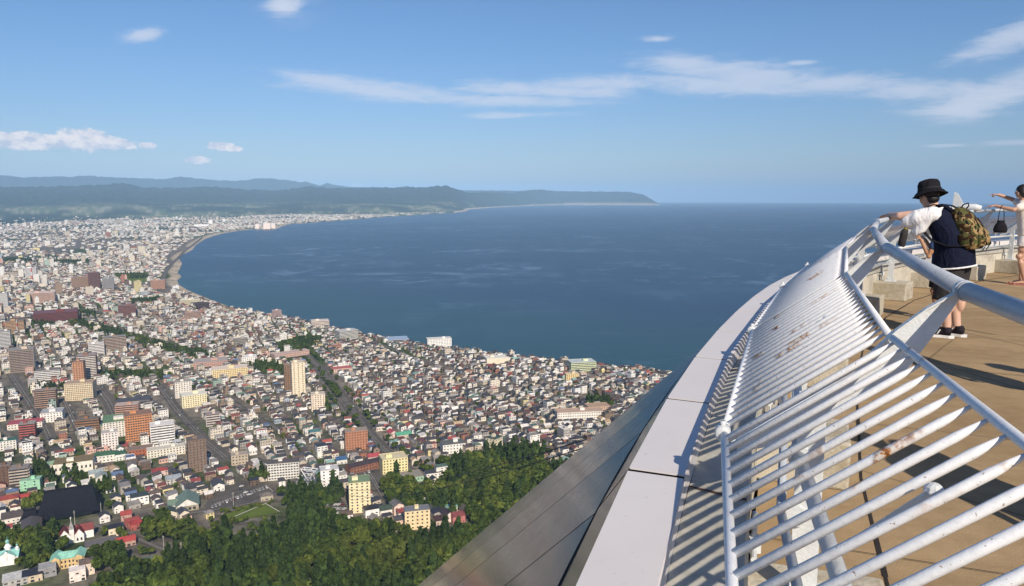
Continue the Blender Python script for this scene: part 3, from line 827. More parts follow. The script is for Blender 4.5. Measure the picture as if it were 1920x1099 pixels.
# areas of the photo (1920 px wide) that hold no town houses: woods, fields, yards
def in_poly(px, py, poly):
    ins = np.zeros(np.shape(px), bool); n = len(poly)
    for i in range(n):
        ax, ay = poly[i]; bx, by = poly[(i + 1) % n]
        if ay == by: continue
        ins ^= ((ay > py) != (by > py)) & (px < (bx - ax) * (py - ay) / (by - ay) + ax)
    return ins
WOOD_MAIN = [(188, 1300), (176, 1088), (235, 1062), (300, 1052), (345, 1040), (352, 1008), (290, 1000), (262, 985), (300, 970), (372, 990), (418, 1012), (470, 1016), (536, 996), (552, 960), (566, 928), (592, 936), (612, 962), (650, 985), (700, 988), (742, 1004), (800, 1006),
             (850, 992), (900, 985), (960, 1000), (1100, 1300)]
WOOD_PARK = [(716, 900), (752, 892), (800, 908), (832, 905), (840, 878), (830, 862), (872, 852), (905, 845), (945, 842), (985, 848), (1010, 868), (1080, 872), (1100, 900), (1000, 985), (900, 978), (868, 962), (800, 950), (770, 944), (735, 940)]
WOODS_SMALL = [[(-40, 1000), (20, 985), (60, 972), (100, 990), (112, 1015), (165, 1018), (180, 1000), (210, 1012), (235, 1040), (215, 1062), (165, 1060), (155, 1030), (108, 1026), (96, 1045), (30, 1062), (30, 1020), (-40, 1030)],
               [(46, 935), (70, 925), (84, 935), (80, 952), (50, 955)], [(160, 922), (205, 922), (218, 938), (210, 950), (176, 945)], [(165, 905), (212, 905), (215, 920), (170, 922)],
               [(54, 872), (84, 868), (110, 890), (100, 905), (60, 900)], [(120, 885), (165, 885), (165, 905), (130, 905)],
               [(190, 694), (250, 694), (325, 690), (322, 702), (250, 712), (195, 706)], [(56, 726), (125, 718), (125, 730), (60, 733)],
               [(160, 606), (200, 610), (290, 635), (360, 653), (410, 666), (404, 670), (340, 662), (270, 646), (190, 622), (150, 612)],
               [(468, 680), (500, 676), (538, 688), (532, 700), (480, 694)], [(518, 642), (560, 630), (602, 628), (604, 640), (560, 654), (524, 658)],
               [(1098, 742), (1130, 742), (1156, 756), (1150, 764), (1105, 762)], [(60, 598), (100, 600), (100, 612), (66, 612)], [(124, 596), (160, 600), (158, 612), (126, 610)],
               [(245, 560), (300, 556), (300, 566), (246, 568)], [(150, 580), (180, 582), (180, 596), (152, 594)], [(604, 740), (620, 748), (624, 766), (612, 768)],
               [(470, 882), (505, 885), (500, 900), (470, 898)], [(520, 918), (640, 905), (640, 935), (600, 935), (540, 948)], [(925, 842), (1040, 840), (1010, 855), (940, 856)], [(215, 512), (280, 512), (270, 522), (222, 522)], [(100, 488), (170, 486), (165, 494), (104, 495)], [(0, 484), (60, 486), (60, 492), (0, 491)]]
FIELD = [(416, 968), (440, 978), (524, 962), (500, 944), (470, 946)]
LOT = [(382, 950), (392, 936), (492, 906), (512, 922), (476, 940), (400, 962)]
LOT2 = [(402, 922), (472, 897), (480, 905), (404, 934)]
LOT3 = [(612, 945), (640, 935), (660, 965), (640, 975)]
LOT4 = [(640, 878), (712, 880), (716, 905), (640, 905)]
YARD = [(930, 852), (1045, 838), (1000, 866), (940, 868)]
YARD2 = [(300, 545), (318, 490), (350, 470), (338, 480), (330, 500), (328, 520), (335, 540), (300, 555)]
CLEAR = [(380, 985), (416, 955), (440, 940), (560, 925), (600, 935), (640, 965), (600, 1012), (380, 1012)]
GRASS2 = [(235, 522), (255, 516), (280, 516), (278, 530), (240, 532)]
NOBUILD = [CLEAR, WOOD_MAIN, WOOD_PARK, FIELD, LOT, LOT2, LOT3, LOT4, YARD, YARD2, GRASS2] + WOODS_SMALL

# roads traced through the town (photo pixels), width in metres
ROADS = [([(20, 700), (50, 745), (80, 790), (100, 830)], 16), ([(180, 722), (205, 752), (222, 790), (205, 830), (180, 850)], 20), ([(298, 722), (330, 765), (390, 830), (430, 862)], 15), ([(120, 745), (140, 790), (150, 810)], 12),
         ([(560, 650), (600, 690), (650, 750), (700, 820), (752, 872), (800, 900)], 14), ([(585, 690), (632, 750), (660, 790)], 8), ([(420, 740), (470, 775), (530, 810)], 9), ([(0, 870), (90, 880), (200, 838), (330, 815)], 11),
         ([(620, 790), (690, 775)], 12), ([(330, 965), (430, 955), (500, 938), (560, 900), (640, 905)], 8), ([(480, 860), (560, 905), (620, 925)], 9), ([(-20, 790), (40, 830)], 10), ([(690, 880), (720, 930), (745, 950)], 9),
         ([(298, 545), (312, 505), (345, 472), (380, 445)], 16), ([(700, 640), (760, 665), (860, 700)], 8), ([(180, 985), (260, 1010), (330, 1040)], 6), ([(240, 905), (330, 870), (430, 862)], 8), ([(0, 690), (60, 676), (150, 640)], 9)]
road_w = []
for k, (pl, wd) in enumerate(ROADS):
    pts = [ground(*p) for p in pl]
    # resample
    fine = []
    for a, b in zip(pts[:-1], pts[1:]):
        n = max(2, int(hypot(b[0] - a[0], b[1] - a[1]) / 15))
        for j in range(n): t = j / n; fine.append((a[0] + (b[0] - a[0]) * t, a[1] + (b[1] - a[1]) * t))
    fine.append(pts[-1][:2])
    f = np.array(fine)
    kk = np.hanning(9); kk /= kk.sum()
    if len(f) > 12:
        pad = np.concatenate([np.repeat(f[:1], 4, 0), f, np.repeat(f[-1:], 4, 0)])
        f = np.stack([np.convolve(pad[:, 0], kk, 'valid'), np.convolve(pad[:, 1], kk, 'valid')], 1)
    road_w.append((f, wd))
    t = np.gradient(f, axis=0); t /= np.linalg.norm(t, axis=1)[:, None]
    nn = np.stack([-t[:, 1], t[:, 0]], 1)
    def ribbon(name, o0, o1, dz, mat, mb=None):
        m = mb or MB(); vs = []; fs = []
        for (x, y), (nx, ny) in zip(f, nn):
            for o in (o0, o1):
                qx, qy = x + nx * o, y + ny * o; vs.append((qx, qy, gz(qx, qy) + dz))
        for j in range(len(f) - 1): fs.append((2 * j, 2 * j + 1, 2 * j + 3, 2 * j + 2))
        m.add(vs, fs)
        return m if mb is not None else tag(m.build(name, mat), kind='structure')
    ribbon('road', -wd / 2, wd / 2, 0.25 + 0.03 * k, asphalt)
    pm = MB()
    for o in (-2.2, 2.2): ribbon('', o * wd / 18 - 1.3 - wd / 2 * (1 if o < 0 else -1) * 0, o * wd / 18 - 1.1, 0.29 + 0.03 * k, road_paint, pm)
    tag(pm.build('road_marking', road_paint), kind='structure')
def near_road(x, y, extra=0.0):
    bad = np.zeros(x.shape, bool)
    for f, wd in road_w:
        lo, hi = f.min(0) - 60, f.max(0) + 60
        m = (x > lo[0]) & (x < hi[0]) & (y > lo[1]) & (y < hi[1])
        if not m.any(): continue
        idx = np.where(m)[0]
        best = np.full(len(idx), 1e9)
        for a, b in zip(f[:-1], f[1:]):
            v = b - a; L = v @ v + 1e-9
            t = np.clip(((x[idx] - a[0]) * v[0] + (y[idx] - a[1]) * v[1]) / L, 0, 1)
            best = np.minimum(best, np.hypot(x[idx] - a[0] - t * v[0], y[idx] - a[1] - t * v[1]))
        bad[idx] |= best < wd / 2 + extra
    return bad

# ---- flat areas: sports field, car parks, yards
def flat_area(name, poly, mat, dz, sub=6):
    pts = [ground(*p) for p in poly]
    m = MB()
    cx = sum(p[0] for p in pts) / len(pts); cy = sum(p[1] for p in pts) / len(pts)
    n = len(pts); vs = [(cx, cy, gz(cx, cy) + dz)]; fs = []
    for r in range(1, sub + 1):
        for i in range(n):
            for j in range(3):
                a, b = pts[i], pts[(i + 1) % n]; t = j / 3
                x = a[0] + (b[0] - a[0]) * t; y = a[1] + (b[1] - a[1]) * t
                x = cx + (x - cx) * r / sub; y = cy + (y - cy) * r / sub
                vs.append((x, y, gz(x, y) + dz))
    N3 = 3 * n
    for i in range(N3): fs.append((0, 1 + i, 1 + (i + 1) % N3))
    for r in range(sub - 1):
        for i in range(N3):
            j = (i + 1) % N3; fs.append((1 + r * N3 + i, 1 + (r + 1) * N3 + i, 1 + (r + 1) * N3 + j, 1 + r * N3 + j))
    m.add(vs, fs)
    return tag(m.build(name, mat), kind='structure')
grass_mat = new_mat('grass', weathered((0.115, 0.155, 0.03), 0.15, 0.06, dark=(0.08, 0.115, 0.02)), 0.95, spec=0.1)
flat_area('sports_field', FIELD, grass_mat, 0.5)
flat_area('car_park', LOT, asphalt, 0.45); flat_area('car_park', LOT2, asphalt, 0.45); flat_area('car_park', LOT3, asphalt, 0.45); flat_area('car_park', LOT4, asphalt, 0.4)
flat_area('meadow', YARD, grass_mat, 0.4); flat_area('meadow', GRASS2, grass_mat, 0.5)
flat_area('meadow', [(830, 905), (885, 890), (930, 905), (870, 916)], grass_mat, 0.5)
# painted bays in the big car park, white kerb round the field
def px_line(mb, a, b, w, dz, h=0.0):
    a = ground(*a); b = ground(*b); n = 6
    d = Vector((b[0] - a[0], b[1] - a[1])); d.normalize(); s = Vector((-d.y, d.x)) * w / 2
    for k in range(n):
        p = [a[0] + (b[0] - a[0]) * k / n, a[1] + (b[1] - a[1]) * k / n]; q = [a[0] + (b[0] - a[0]) * (k + 1) / n, a[1] + (b[1] - a[1]) * (k + 1) / n]
        zs = [gz(*p) + dz + h, gz(*q) + dz + h]
        mb.add([(p[0] - s.x, p[1] - s.y, zs[0]), (q[0] - s.x, q[1] - s.y, zs[1]), (q[0] + s.x, q[1] + s.y, zs[1]), (p[0] + s.x, p[1] + s.y, zs[0])], [(0, 1, 2, 3)])
bm = MB()
for (x0, y0, x1, y1, n) in ((402, 945, 470, 922, 14), (470, 922, 498, 912, 5), (405, 958, 480, 934, 1)):
    for k in range(n + 1):
        x = x0 + (x1 - x0) * k / max(n, 1); y = y0 + (y1 - y0) * k / max(n, 1)
        if n > 1: px_line(bm, (x, y), (x + 3.5, y + 4.5), 0.35, 0.6)
px_line(bm, (398, 948), (497, 912), 0.3, 0.62); px_line(bm, (498, 911), (512, 922), 0.5, 0.62)
tag(bm.build('road_marking', road_paint), kind='structure')
km = MB(); px_line(km, (440, 968 + 2), (497, 946), 1.0, 0.9); px_line(km, (497, 945), (524, 961), 0.8, 0.9); px_line(km, (417, 965), (424, 972), 0.8, 0.9)
tag(km.build('kerb', road_paint), kind='structure')

# ---- building kit: parts share meshes; colours are each object's own
_cache = {}
def shared(key, fn):
    if key not in _cache: _cache[key] = fn()
    return _cache[key]
def colour(o, c): o.color = (*c, 1.0); return o
def win_mesh(w, h):
    """a window: recessed dark pane in a pale frame, standing 6 cm proud of the wall, facing -Y"""
    key = ('win', round(w, 1), round(h, 1))
    def mk():
        m = MB().box((0, -0.03, 0), (w, 0.06, h))
        me = m.mesh('window', window_glass); return me
    return shared(key, mk)
def roof_mesh(kind, w, d, rh, ov=0.45):
    key = ('roof', kind, round(w, 1), round(d, 1), round(rh, 1))
    def mk():
        m = MB(); W_, D_ = w / 2 + ov, d / 2 + ov; t = 0.18
        if kind == 'gable':
            vs = [(-W_, -D_, 0), (W_, -D_, 0), (W_, D_, 0), (-W_, D_, 0), (-W_, 0, rh), (W_, 0, rh)]
            vs2 = [(x, y, z + t) for x, y, z in vs]
            m.add(vs + vs2, [(0, 4, 5, 1), (3, 2, 5, 4), (6, 7, 11, 10), (8, 9, 10, 11), (0, 1, 7, 6), (2, 3, 9, 8), (0, 6, 10, 4), (3, 4, 10, 9), (1, 5, 11, 7), (5, 2, 8, 11)])
        elif kind == 'hip':
            r = max(0.3, W_ - D_)
            vs = [(-W_, -D_, 0), (W_, -D_, 0), (W_, D_, 0), (-W_, D_, 0), (-r, 0, rh), (r, 0, rh)]
            m.add(vs, [(0, 1, 5, 4), (1, 2, 5), (2, 3, 4, 5), (3, 0, 4), (3, 2, 1, 0)])
        elif kind == 'shed':
            vs = [(-W_, -D_, 0), (W_, -D_, 0), (W_, D_, rh), (-W_, D_, rh)]
            vs2 = [(x, y, z + t) for x, y, z in vs]
            m.add(vs + vs2, [(3, 2, 1, 0), (4, 5, 6, 7), (0, 1, 5, 4), (1, 2, 6, 5), (2, 3, 7, 6), (3, 0, 4, 7)])
        else:      # flat roof slab with a raised rim
            W2, D2 = w / 2 + 0.12, d / 2 + 0.12
            m.box((0, 0, 0.1), (2 * W2, 2 * D2, 0.2))
            for c_, s_ in (((0, -D2 + .12, .4), (2 * W2, .24, .4)), ((0, D2 - .12, .4), (2 * W2, .24, .4)), ((-W2 + .12, 0, .4), (.24, 2 * D2 - .48, .4)), ((W2 - .12, 0, .4), (.24, 2 * D2 - .48, .4))): m.box(c_, s_)
        return m.mesh('roof', house_roof)
    return shared(key, mk)
def wall_mesh(kind, w, d, h, rh):
    key = ('wall', kind, round(w, 1), round(d, 1), round(h, 1), round(rh, 1))
    def mk():
        m = MB(); x, y = w / 2, d / 2
        vs = [(-x, -y, -4), (x, -y, -4), (x, y, -4), (-x, y, -4), (-x, -y, h), (x, -y, h), (x, y, h), (-x, y, h)]
        fs = [(0, 3, 2, 1), (0, 1, 5, 4), (2, 3, 7, 6)]
        if kind == 'gable':
            rr = rh * y / (y + 0.45)
            vs += [(-x, 0, h + rr), (x, 0, h + rr)]
            fs += [(3, 0, 4, 8, 7), (1, 2, 6, 9, 5), (4, 5, 9, 8), (6, 7, 8, 9)]
        elif kind == 'shed':
            vs += [(x, y, h + rh * .95), (-x, y, h + rh * .95)]
            fs += [(0, 4, 9, 7, 3), (1, 2, 6, 8, 5), (7, 6, 8, 9), (4, 5, 8, 9)]
            fs[2] = (2, 3, 7, 6)
        else:
            fs += [(3, 0, 4, 7), (1, 2, 6, 5), (4, 5, 6, 7)]
        return m.add(vs, fs).mesh('wall', house_wall)
    return shared(key, mk)
def q5(v, s=0.5): return round(v / s) * s
def face_frames(w, d): return ((0.0, w, d), (pi / 2, d, w), (pi, w, d), (-pi / 2, d, w))
def visible_faces(x, y, rz, w, d):
    """the facades turned towards the deck"""
    out = []
    for a, L, D in face_frames(w, d):
        nx, ny = sin(rz + a), -cos(rz + a)
        if nx * (-x) + ny * (-y) > 0.12 * hypot(x, y): out.append((a, L, D))
    return out
def house(name, label, cat, x, y, z, rz, w, d, h, kind, rh, wc, rc, group=None, windows=True, extra=None):
    t = thing(name, label, cat, (x, y, z), rz, group)
    w, d, h, rh = q5(w), q5(d), q5(h), q5(rh, .25)
    colour(link('wall', wall_mesh(kind, w, d, h, rh), t), wc)
    r = colour(link('roof', roof_mesh(kind, w, d, rh), t, (0, 0, h)), rc)
    if windows:
        fl = max(1, int(h // 2.7))
        for a, L, D in visible_faces(x, y, rz, w, d):
            n = max(1, int(L // 3.6))
            for f in range(fl):
                for k in range(n):
                    if random.random() < 0.25: continue
                    ww = random.choice((1.2, 1.6, 2.2)) if f else random.choice((1.2, 2.4, 1.0)); hh = 1.1 if f else random.choice((1.2, 1.9))
                    u = (k + 0.5) / n * L - L / 2 + random.uniform(-.3, .3); zz_ = 1.5 + f * 2.7
                    o = link('window', win_mesh(ww, hh), t)
                    o.location = (u * cos(a) + D / 2 * sin(a), u * sin(a) - D / 2 * cos(a), zz_); o.rotation_euler = (0, 0, a)
    return t
def block(name, label, cat, x, y, z, rz, w, d, h, wc, rc, style='grid', group=None, cols=None, wcol=None, roof='flat', rh=0.5, dx=3.4, win=True, floors=None, ww=1.5, wh=1.4):
    """larger building: walls, roof, plant room, each window (or balcony and window) a part"""
    t = thing(name, label, cat, (x, y, z), rz, group)
    w, d, h = q5(w), q5(d), q5(h)
    colour(link('wall', wall_mesh(roof, w, d, h, rh), t), wc)
    r = colour(link('roof', roof_mesh(roof, w, d, rh, .3), t, (0, 0, h)), rc)
    if roof == 'flat' and h > 9:
        pw = max(3, q5(min(w, d) * 0.32)); ph = 3.0
        colour(link('plant_room', wall_mesh('flat', pw, pw * .8, ph, .5), t, (random.uniform(-.2, .2) * w, random.uniform(-.15, .15) * d, h + 0.2)), wc)
    if win:
        fl = floors or max(1, int((h - 0.8) // 3.0)); fh = (h - 0.8) / fl
        for a, L, D in visible_faces(x, y, rz, w, d):
            n = max(1, int((L - 1) // dx))
            main = L >= D * 0.8
            for f in range(fl):
                zz_ = 0.8 + fh * (f + .5)
                if style == 'balcony' and main:
                    m = shared(('balc', L), lambda: MB().box((0, -0.55, 0), (L - .6, 1.1, 1.1)).mesh('balcony', trim_mat))
                    o = colour(link('balcony', m, t), wcol or wc); o.location = (D / 2 * sin(a), -D / 2 * cos(a), zz_ - fh * .22); o.rotation_euler = (0, 0, a)
                    m = shared(('wstrip', L), lambda: MB().box((0, -0.02, 0), (L - 1.2, 0.06, 1.3)).mesh('window', window_glass))
                    o = link('window', m, t); o.location = (D / 2 * sin(a), -D / 2 * cos(a), zz_ + fh * .22); o.rotation_euler = (0, 0, a)
                elif style == 'band':
                    m = shared(('band', L), lambda: MB().box((0, -0.03, 0), (L - .8, 0.06, 1.5)).mesh('window', window_glass))
                    o = link('window', m, t); o.location = (D / 2 * sin(a), -D / 2 * cos(a), zz_); o.rotation_euler = (0, 0, a)
                elif style == 'blank' and not main: continue
                else:
                    for k in range(n):
                        u = (k + 0.5) / n * (L - .8) - (L - .8) / 2
                        o = link('window', win_mesh(ww, wh), t)
                        o.location = (u * cos(a) + D / 2 * sin(a), u * sin(a) - D / 2 * cos(a), zz_); o.rotation_euler = (0, 0, a)
    return t
OCC = []          # occupied footprints (x, y, radius)
def occupied(x, y, r):
    return any((x - a) ** 2 + (y - b) ** 2 < (r + c) ** 2 for a, b, c in OCC)
LAND = []         # (px, py, short name) of landmarks, used in the labels of the houses near them
def place_px(cx, by, wpx, hpx, ratio=0.7, rz=None):
    """ground spot under the photo's base line, real width and height from the pixel size; rz = bearing of the facade"""
    x, y, z = ground(cx, by)
    D = y * cos(PITCH) - (z - CAMZ) * sin(PITCH)
    if rz is None: rz = radians(-32) if False else radians(28)
    aw = wpx / FPX * D
    th = atan2(x, y)
    # apparent width of a w x ratio*w box turned by rz
    k = abs(cos(rz + th)) + ratio * abs(sin(rz + th))
    w = aw / k; dd = ratio * w
    vis = (abs(sin(rz + th)) * w + abs(cos(rz + th)) * dd) * 0.5
    dep = atan2(CAMZ - z, hypot(x, y))
    hm = max(3.0, (hpx / FPX * D - 2 * vis * sin(dep) * 0.75) / cos(dep))
    # move from the front edge back to the centre
    ux, uy = sin(th), cos(th)
    x += ux * vis; y += uy * vis
    return x, y, gz(x, y), rz, w, dd, hm
G = radians
def LM(cx, by, wpx, hpx, name, short, label, cat, wc, rc, ratio=0.7, rz=28, style='grid', hm=None, **kw):
    x, y, z, r, w, d, h = place_px(cx, by, wpx, hpx, ratio, radians(abs(rz)))
    if hm: h = hm
    OCC.append((x, y, hypot(w, d) * 0.5))
    LAND.append((cx, by, short))
    win = kw.pop('win', hypot(x, y) < 4200)
    if hypot(x, y) > 1650 and style == 'grid': style = 'band'
    return block(name, label, cat, x, y, z, r, w, d, h, c8(*wc), c8(*rc), style, win=win, **kw), (x, y, z, r, w, d, h)
GREY = (140, 138, 134); DG = (90, 86, 84)
LM(107, 605, 74, 40, 'arts_hall', 'the big red brick hall', 'big dark red brick hall, long and windowless, in the left part of town', 'hall', (128, 52, 44), (120, 60, 52), 0.6, -28, hm=26)
LM(31, 626, 33, 28, 'office_building', 'the tan tower with a mast', 'tan office tower with a short red and white mast on its roof', 'office building', (196, 150, 100), (120, 100, 80), 0.8, -25, hm=30)
LM(10, 656, 24, 36, 'apartment_tower', 'the ribbed white tower', 'ribbed white apartment tower at the left edge of the town', 'apartment tower', (215, 212, 208), GREY, 0.7, -25, style='band', hm=40)
LM(44, 698, 42, 36, 'apartment_tower', 'the dark banded tower', 'beige apartment tower with dark vertical window bands, left edge', 'apartment tower', (214, 190, 162), (150, 140, 130), 0.7, -28, style='balcony', wcol=c8(160, 138, 125), hm=42)
LM(91, 713, 44, 18, 'office_building', 'the long striped office', 'long low office building with white and dark stripes, left of centre', 'office building', (225, 222, 218), (120, 110, 105), 0.4, -22, style='band', hm=17)
LM(166, 713, 34, 42, 'apartment_tower', 'the curved balcony tower', 'brown apartment tower with white curved balcony bands', 'apartment tower', (140, 95, 75), (160, 140, 130), 0.8, -25, style='balcony', wcol=c8(225, 215, 205), hm=44)
LM(153, 752, 53, 32, 'apartment_block', 'the cream grid block', 'cream apartment block with rows of dark square windows', 'apartment block', (222, 200, 160), (180, 150, 120), 0.55, -15, hm=28, dx=2.6)
LM(151, 724, 22, 22, 'apartment_tower', 'the orange brown tower', 'orange brown windowless tower top standing behind the cream grid block', 'tower', (190, 132, 90), (140, 110, 90), 0.8, -15, hm=42)
LM(88, 765, 38, 29, 'apartment_block', 'the brown block with a pale stair strip', 'brown apartment block with a pale strip of stair landings', 'apartment block', (150, 112, 88), (150, 130, 115), 0.5, -22, style='balcony', wcol=c8(175, 140, 118), hm=27)
LM(218, 660, 36, 30, 'apartment_block', 'the brown layered block', 'brown layered apartment block in the middle of town beside a green belt', 'apartment block', (150, 120, 98), (140, 135, 130), 0.5, -30, style='balcony', wcol=c8(190, 165, 145), hm=32)
LM(182, 668, 26, 26, 'apartment_block', 'the bright white block', 'bright white block just left of the brown layered block', 'apartment block', (235, 228, 222), (200, 195, 190), 0.6, -28, hm=26)
LM(262, 828, 46, 50, 'hotel', 'the orange hotel', 'tall orange hotel with stepped balconies and recessed dark windows', 'hotel', (205, 132, 72), (150, 105, 70), 0.75, -28, style='grid', hm=36, dx=2.8, ww=2.0)
LM(232, 818, 66, 40, 'hospital', 'the green-roofed hall', 'white building with a wide flat green roof left of the orange hotel', 'hall', (222, 215, 205), (98, 135, 80), 0.8, -28, hm=22)
LM(306, 836, 42, 40, 'apartment_block', 'the white terraced block', 'white terraced block with many balconies right of the orange hotel', 'apartment block', (236, 232, 226), (220, 216, 210), 0.7, -28, style='balcony', hm=27)
LM(208, 849, 28, 38, 'hospital_wing', 'the tall white wing', 'tall plain white wing in front of the green flat roof', 'building', (232, 222, 214), (190, 180, 172), 0.7, -28, hm=26)
LM(141, 888, 68, 30, 'town_hall', 'the mustard-roofed hall', 'white hall with a mustard flat roof and a row of tall windows', 'hall', (235, 228, 212), (130, 108, 50), 0.55, -24, hm=13, floors=1, dx=4.2, ww=1.8, wh=3.2)
LM(197, 868, 46, 20, 'town_hall', 'the green-roofed white hall', 'white two storey hall with a dark green hipped roof', 'hall', (230, 225, 215), (55, 100, 70), 0.5, -24, hm=9, roof='hip', rh=3.5)
LM(371, 886, 34, 48, 'apartment_tower', 'the brown slab tower', 'slim dark brown apartment slab rising above low houses in mid town', 'apartment tower', (132, 108, 90), (110, 95, 85), 0.8, -30, style='grid', hm=38, dx=3.2, ww=1.0)
LM(54, 823, 29, 34, 'apartment_block', 'the red balcony block', 'small block with brick red balconies near the left edge', 'apartment block', (150, 75, 65), (150, 145, 135), 0.8, -24, style='balcony', wcol=c8(190, 90, 78), hm=20)
LM(167, 808, 42, 26, 'office_building', 'the ochre brown office', 'ochre brown office building with a flat roof and strip windows', 'office building', (150, 104, 62), (120, 100, 80), 0.5, -18, hm=15, style='band')
LM(264, 856, 42, 20, 'office_building', 'the low orange building', 'low orange building with a grey flat roof below the orange hotel', 'office building', (175, 92, 50), (140, 115, 100), 0.6, -26, hm=9)
LM(312, 856, 66, 20, 'school', 'the long cream wing', 'long cream wing with small square windows left of the brown slab', 'school', (228, 220, 200), (205, 198, 180), 0.3, 62 - 90, hm=10, floors=3)
LM(533, 900, 58, 38, 'office_building', 'the white strip-window office', 'white office block with dark window strips and a brown roof edge', 'office building', (222, 218, 208), (98, 85, 78), 0.4, -14, hm=19, style='grid', dx=2.8, ww=2.0)
LM(618, 912, 36, 38, 'cable_car_station', 'the white station block', 'plain bright white station block beside a white lattice frame', 'station', (238, 236, 234), (200, 198, 196), 0.7, -20, hm=18, dx=5.0)
LM(675, 962, 40, 56, 'apartment_tower', 'the pale yellow tower', 'pale yellow apartment tower with a green roof edge at the forest edge', 'apartment tower', (238, 222, 168), (120, 145, 100), 0.85, -14, hm=31, dx=4.0)
LM(782, 994, 49, 40, 'apartment_block', 'the peach apartment block', 'peach coloured apartment block with a grey flat roof at the forest edge', 'apartment block', (240, 212, 155), (120, 122, 126), 0.5, -14, hm=18, dx=4.0)
LM(668, 848, 44, 44, 'apartment_block', 'the orange brick block', 'orange brick apartment block with a stair tower', 'apartment block', (192, 124, 80), (160, 138, 118), 0.5, -20, hm=26, style='grid', dx=3.0)
LM(738, 889, 54, 34, 'hotel', 'the lemon yellow complex', 'lemon yellow stepped building with green roof trim', 'hotel', (238, 222, 150), (215, 200, 150), 0.7, -22, hm=17)
LM(768, 907, 54, 20, 'kindergarten', 'the flat hall with green trim', 'low flat hall with grey gravel roof and pale green trim by the park wood', 'hall', (150, 190, 160), (150, 140, 122), 0.7, -22, hm=6, floors=1)
LM(684, 888, 72, 22, 'school', 'the long brown roofs', 'long low brick building under dark brown roofs', 'building', (150, 95, 70), (72, 58, 62), 0.35, -36, hm=8, roof='gable', rh=2.5)
LM(560, 744, 26, 52, 'apartment_tower', 'the slim cream tower', 'slim tall cream apartment tower, the tallest right of mid town', 'apartment tower', (232, 214, 178), (205, 190, 165), 0.8, -24, hm=56, dx=5.0)
LM(541, 738, 15, 44, 'apartment_tower', 'the twin brown tower', 'narrow brown tower tucked left of the slim cream tower', 'apartment tower', (140, 105, 78), (150, 130, 110), 0.9, -24, hm=48)
LM(597, 771, 26, 32, 'apartment_block', 'the cream cube block', 'cream block with narrow stair windows right of the slim cream tower', 'apartment block', (232, 212, 185), (200, 185, 165), 0.7, -18, hm=26)
LM(432, 709, 62, 24, 'school', 'the yellow-ended school', 'large cream school with yellow end walls and a flat roof', 'school', (232, 205, 140), (225, 205, 180), 0.45, -22, hm=17, dx=3.0)
LM(396, 690, 60, 14, 'gymnasium', 'the red-edged gym roof', 'wide gymnasium roof with a red edge behind the cream school', 'hall', (196, 150, 135), (175, 158, 145), 0.6, -22, hm=12)
LM(364, 764, 46, 34, 'apartment_block', 'the pale yellow blocks', 'pale yellow block group with a white taller block behind', 'apartment block', (234, 220, 170), (225, 220, 200), 0.7, -30, hm=19)
LM(344, 746, 30, 36, 'apartment_block', 'the tall pale stair block', 'white narrow block with a brown roof behind the pale yellow blocks', 'apartment block', (226, 218, 205), (160, 150, 140), 0.6, -30, hm=26)
LM(823, 652, 48, 20, 'seaside_hotel', 'the white seaside hotel', 'large white building alone on the shoreline, middle of the near coast', 'hotel', (236, 234, 228), (215, 212, 206), 0.35, -16, hm=20)
LM(650, 640, 44, 24, 'seaside_hotel', 'the stepped white seaside block', 'stepped white building at the shore with ribbed facade', 'hotel', (214, 210, 200), (190, 188, 184), 0.6, -38, hm=22)
LM(745, 642, 44, 9, 'warehouse', 'the blue-roofed sheds', 'long flat shed with pale blue roof by the shore', 'warehouse', (190, 200, 210), (150, 175, 205), 0.8, -16, hm=7)
LM(930, 684, 46, 18, 'warehouse', 'the cream warehouse', 'large plain cream warehouse near the shore', 'warehouse', (228, 214, 185), (225, 220, 205), 0.55, -16, hm=12, win=False)
LM(1090, 698, 56, 20, 'hospital', 'the pale green hospital', 'pale green and white hospital block near the right end of the coast', 'hospital', (212, 222, 170), (190, 200, 195), 0.6, -12, hm=17, style='band')
LM(1072, 713, 28, 14, 'office_building', 'the small yellow block', 'small yellow block in front of the pale green hospital', 'building', (228, 196, 122), (215, 195, 150), 0.5, -12, hm=10)
LM(600, 615, 34, 14, 'seaside_hotel', 'the pink shore hotel', 'pinkish hotel on the shore where the beach ends', 'hotel', (226, 205, 188), (210, 195, 182), 0.6, -20, hm=18, style='band')
LM(519, 598, 18, 14, 'apartment_block', 'the pink shore cube', 'pink grey cube building beside the beach', 'apartment block', (200, 165, 155), (170, 150, 145), 0.8, -25, hm=22)
LM(849, 852, 48, 24, 'museum', 'the white modern block', 'white modern block with a dark roof part, left of the park wood', 'building', (234, 230, 222), (100, 100, 90), 0.6, -18, hm=12)
LM(927, 846, 32, 28, 'apartment_block', 'the grey-ended block', 'narrow block with dark green roof and a bright end wall above the park', 'apartment block', (220, 208, 172), (62, 82, 74), 0.9, -55, hm=15)
LM(1085, 790, 92, 28, 'school', 'the white L-shaped school', 'long white school with brown gym roof at the right end of town', 'school', (232, 226, 214), (196, 160, 128), 0.3, -8, hm=12)
LM(1120, 775, 50, 14, 'gymnasium', 'the tan gym', 'low tan roofed gym behind the long white school', 'hall', (205, 170, 140), (185, 150, 110), 0.6, -12, hm=9)
LM(297, 542, 25, 16, 'apartment_block', 'the orange beach block', 'orange apartment block at the neck of the bay beside the beach', 'apartment block', (208, 150, 115), (180, 150, 130), 0.6, -22, hm=30)
LM(60, 524, 20, 22, 'phone_exchange', 'the white tower with a red mast', 'bright white tower carrying a red and white lattice mast', 'tower', (236, 232, 230), (220, 216, 214), 0.9, -25, hm=44)
LM(79, 568, 48, 22, 'department_store', 'the salmon department store', 'salmon coloured department store block, left part of town', 'store', (216, 172, 150), (215, 188, 172), 0.6, -25, hm=30)
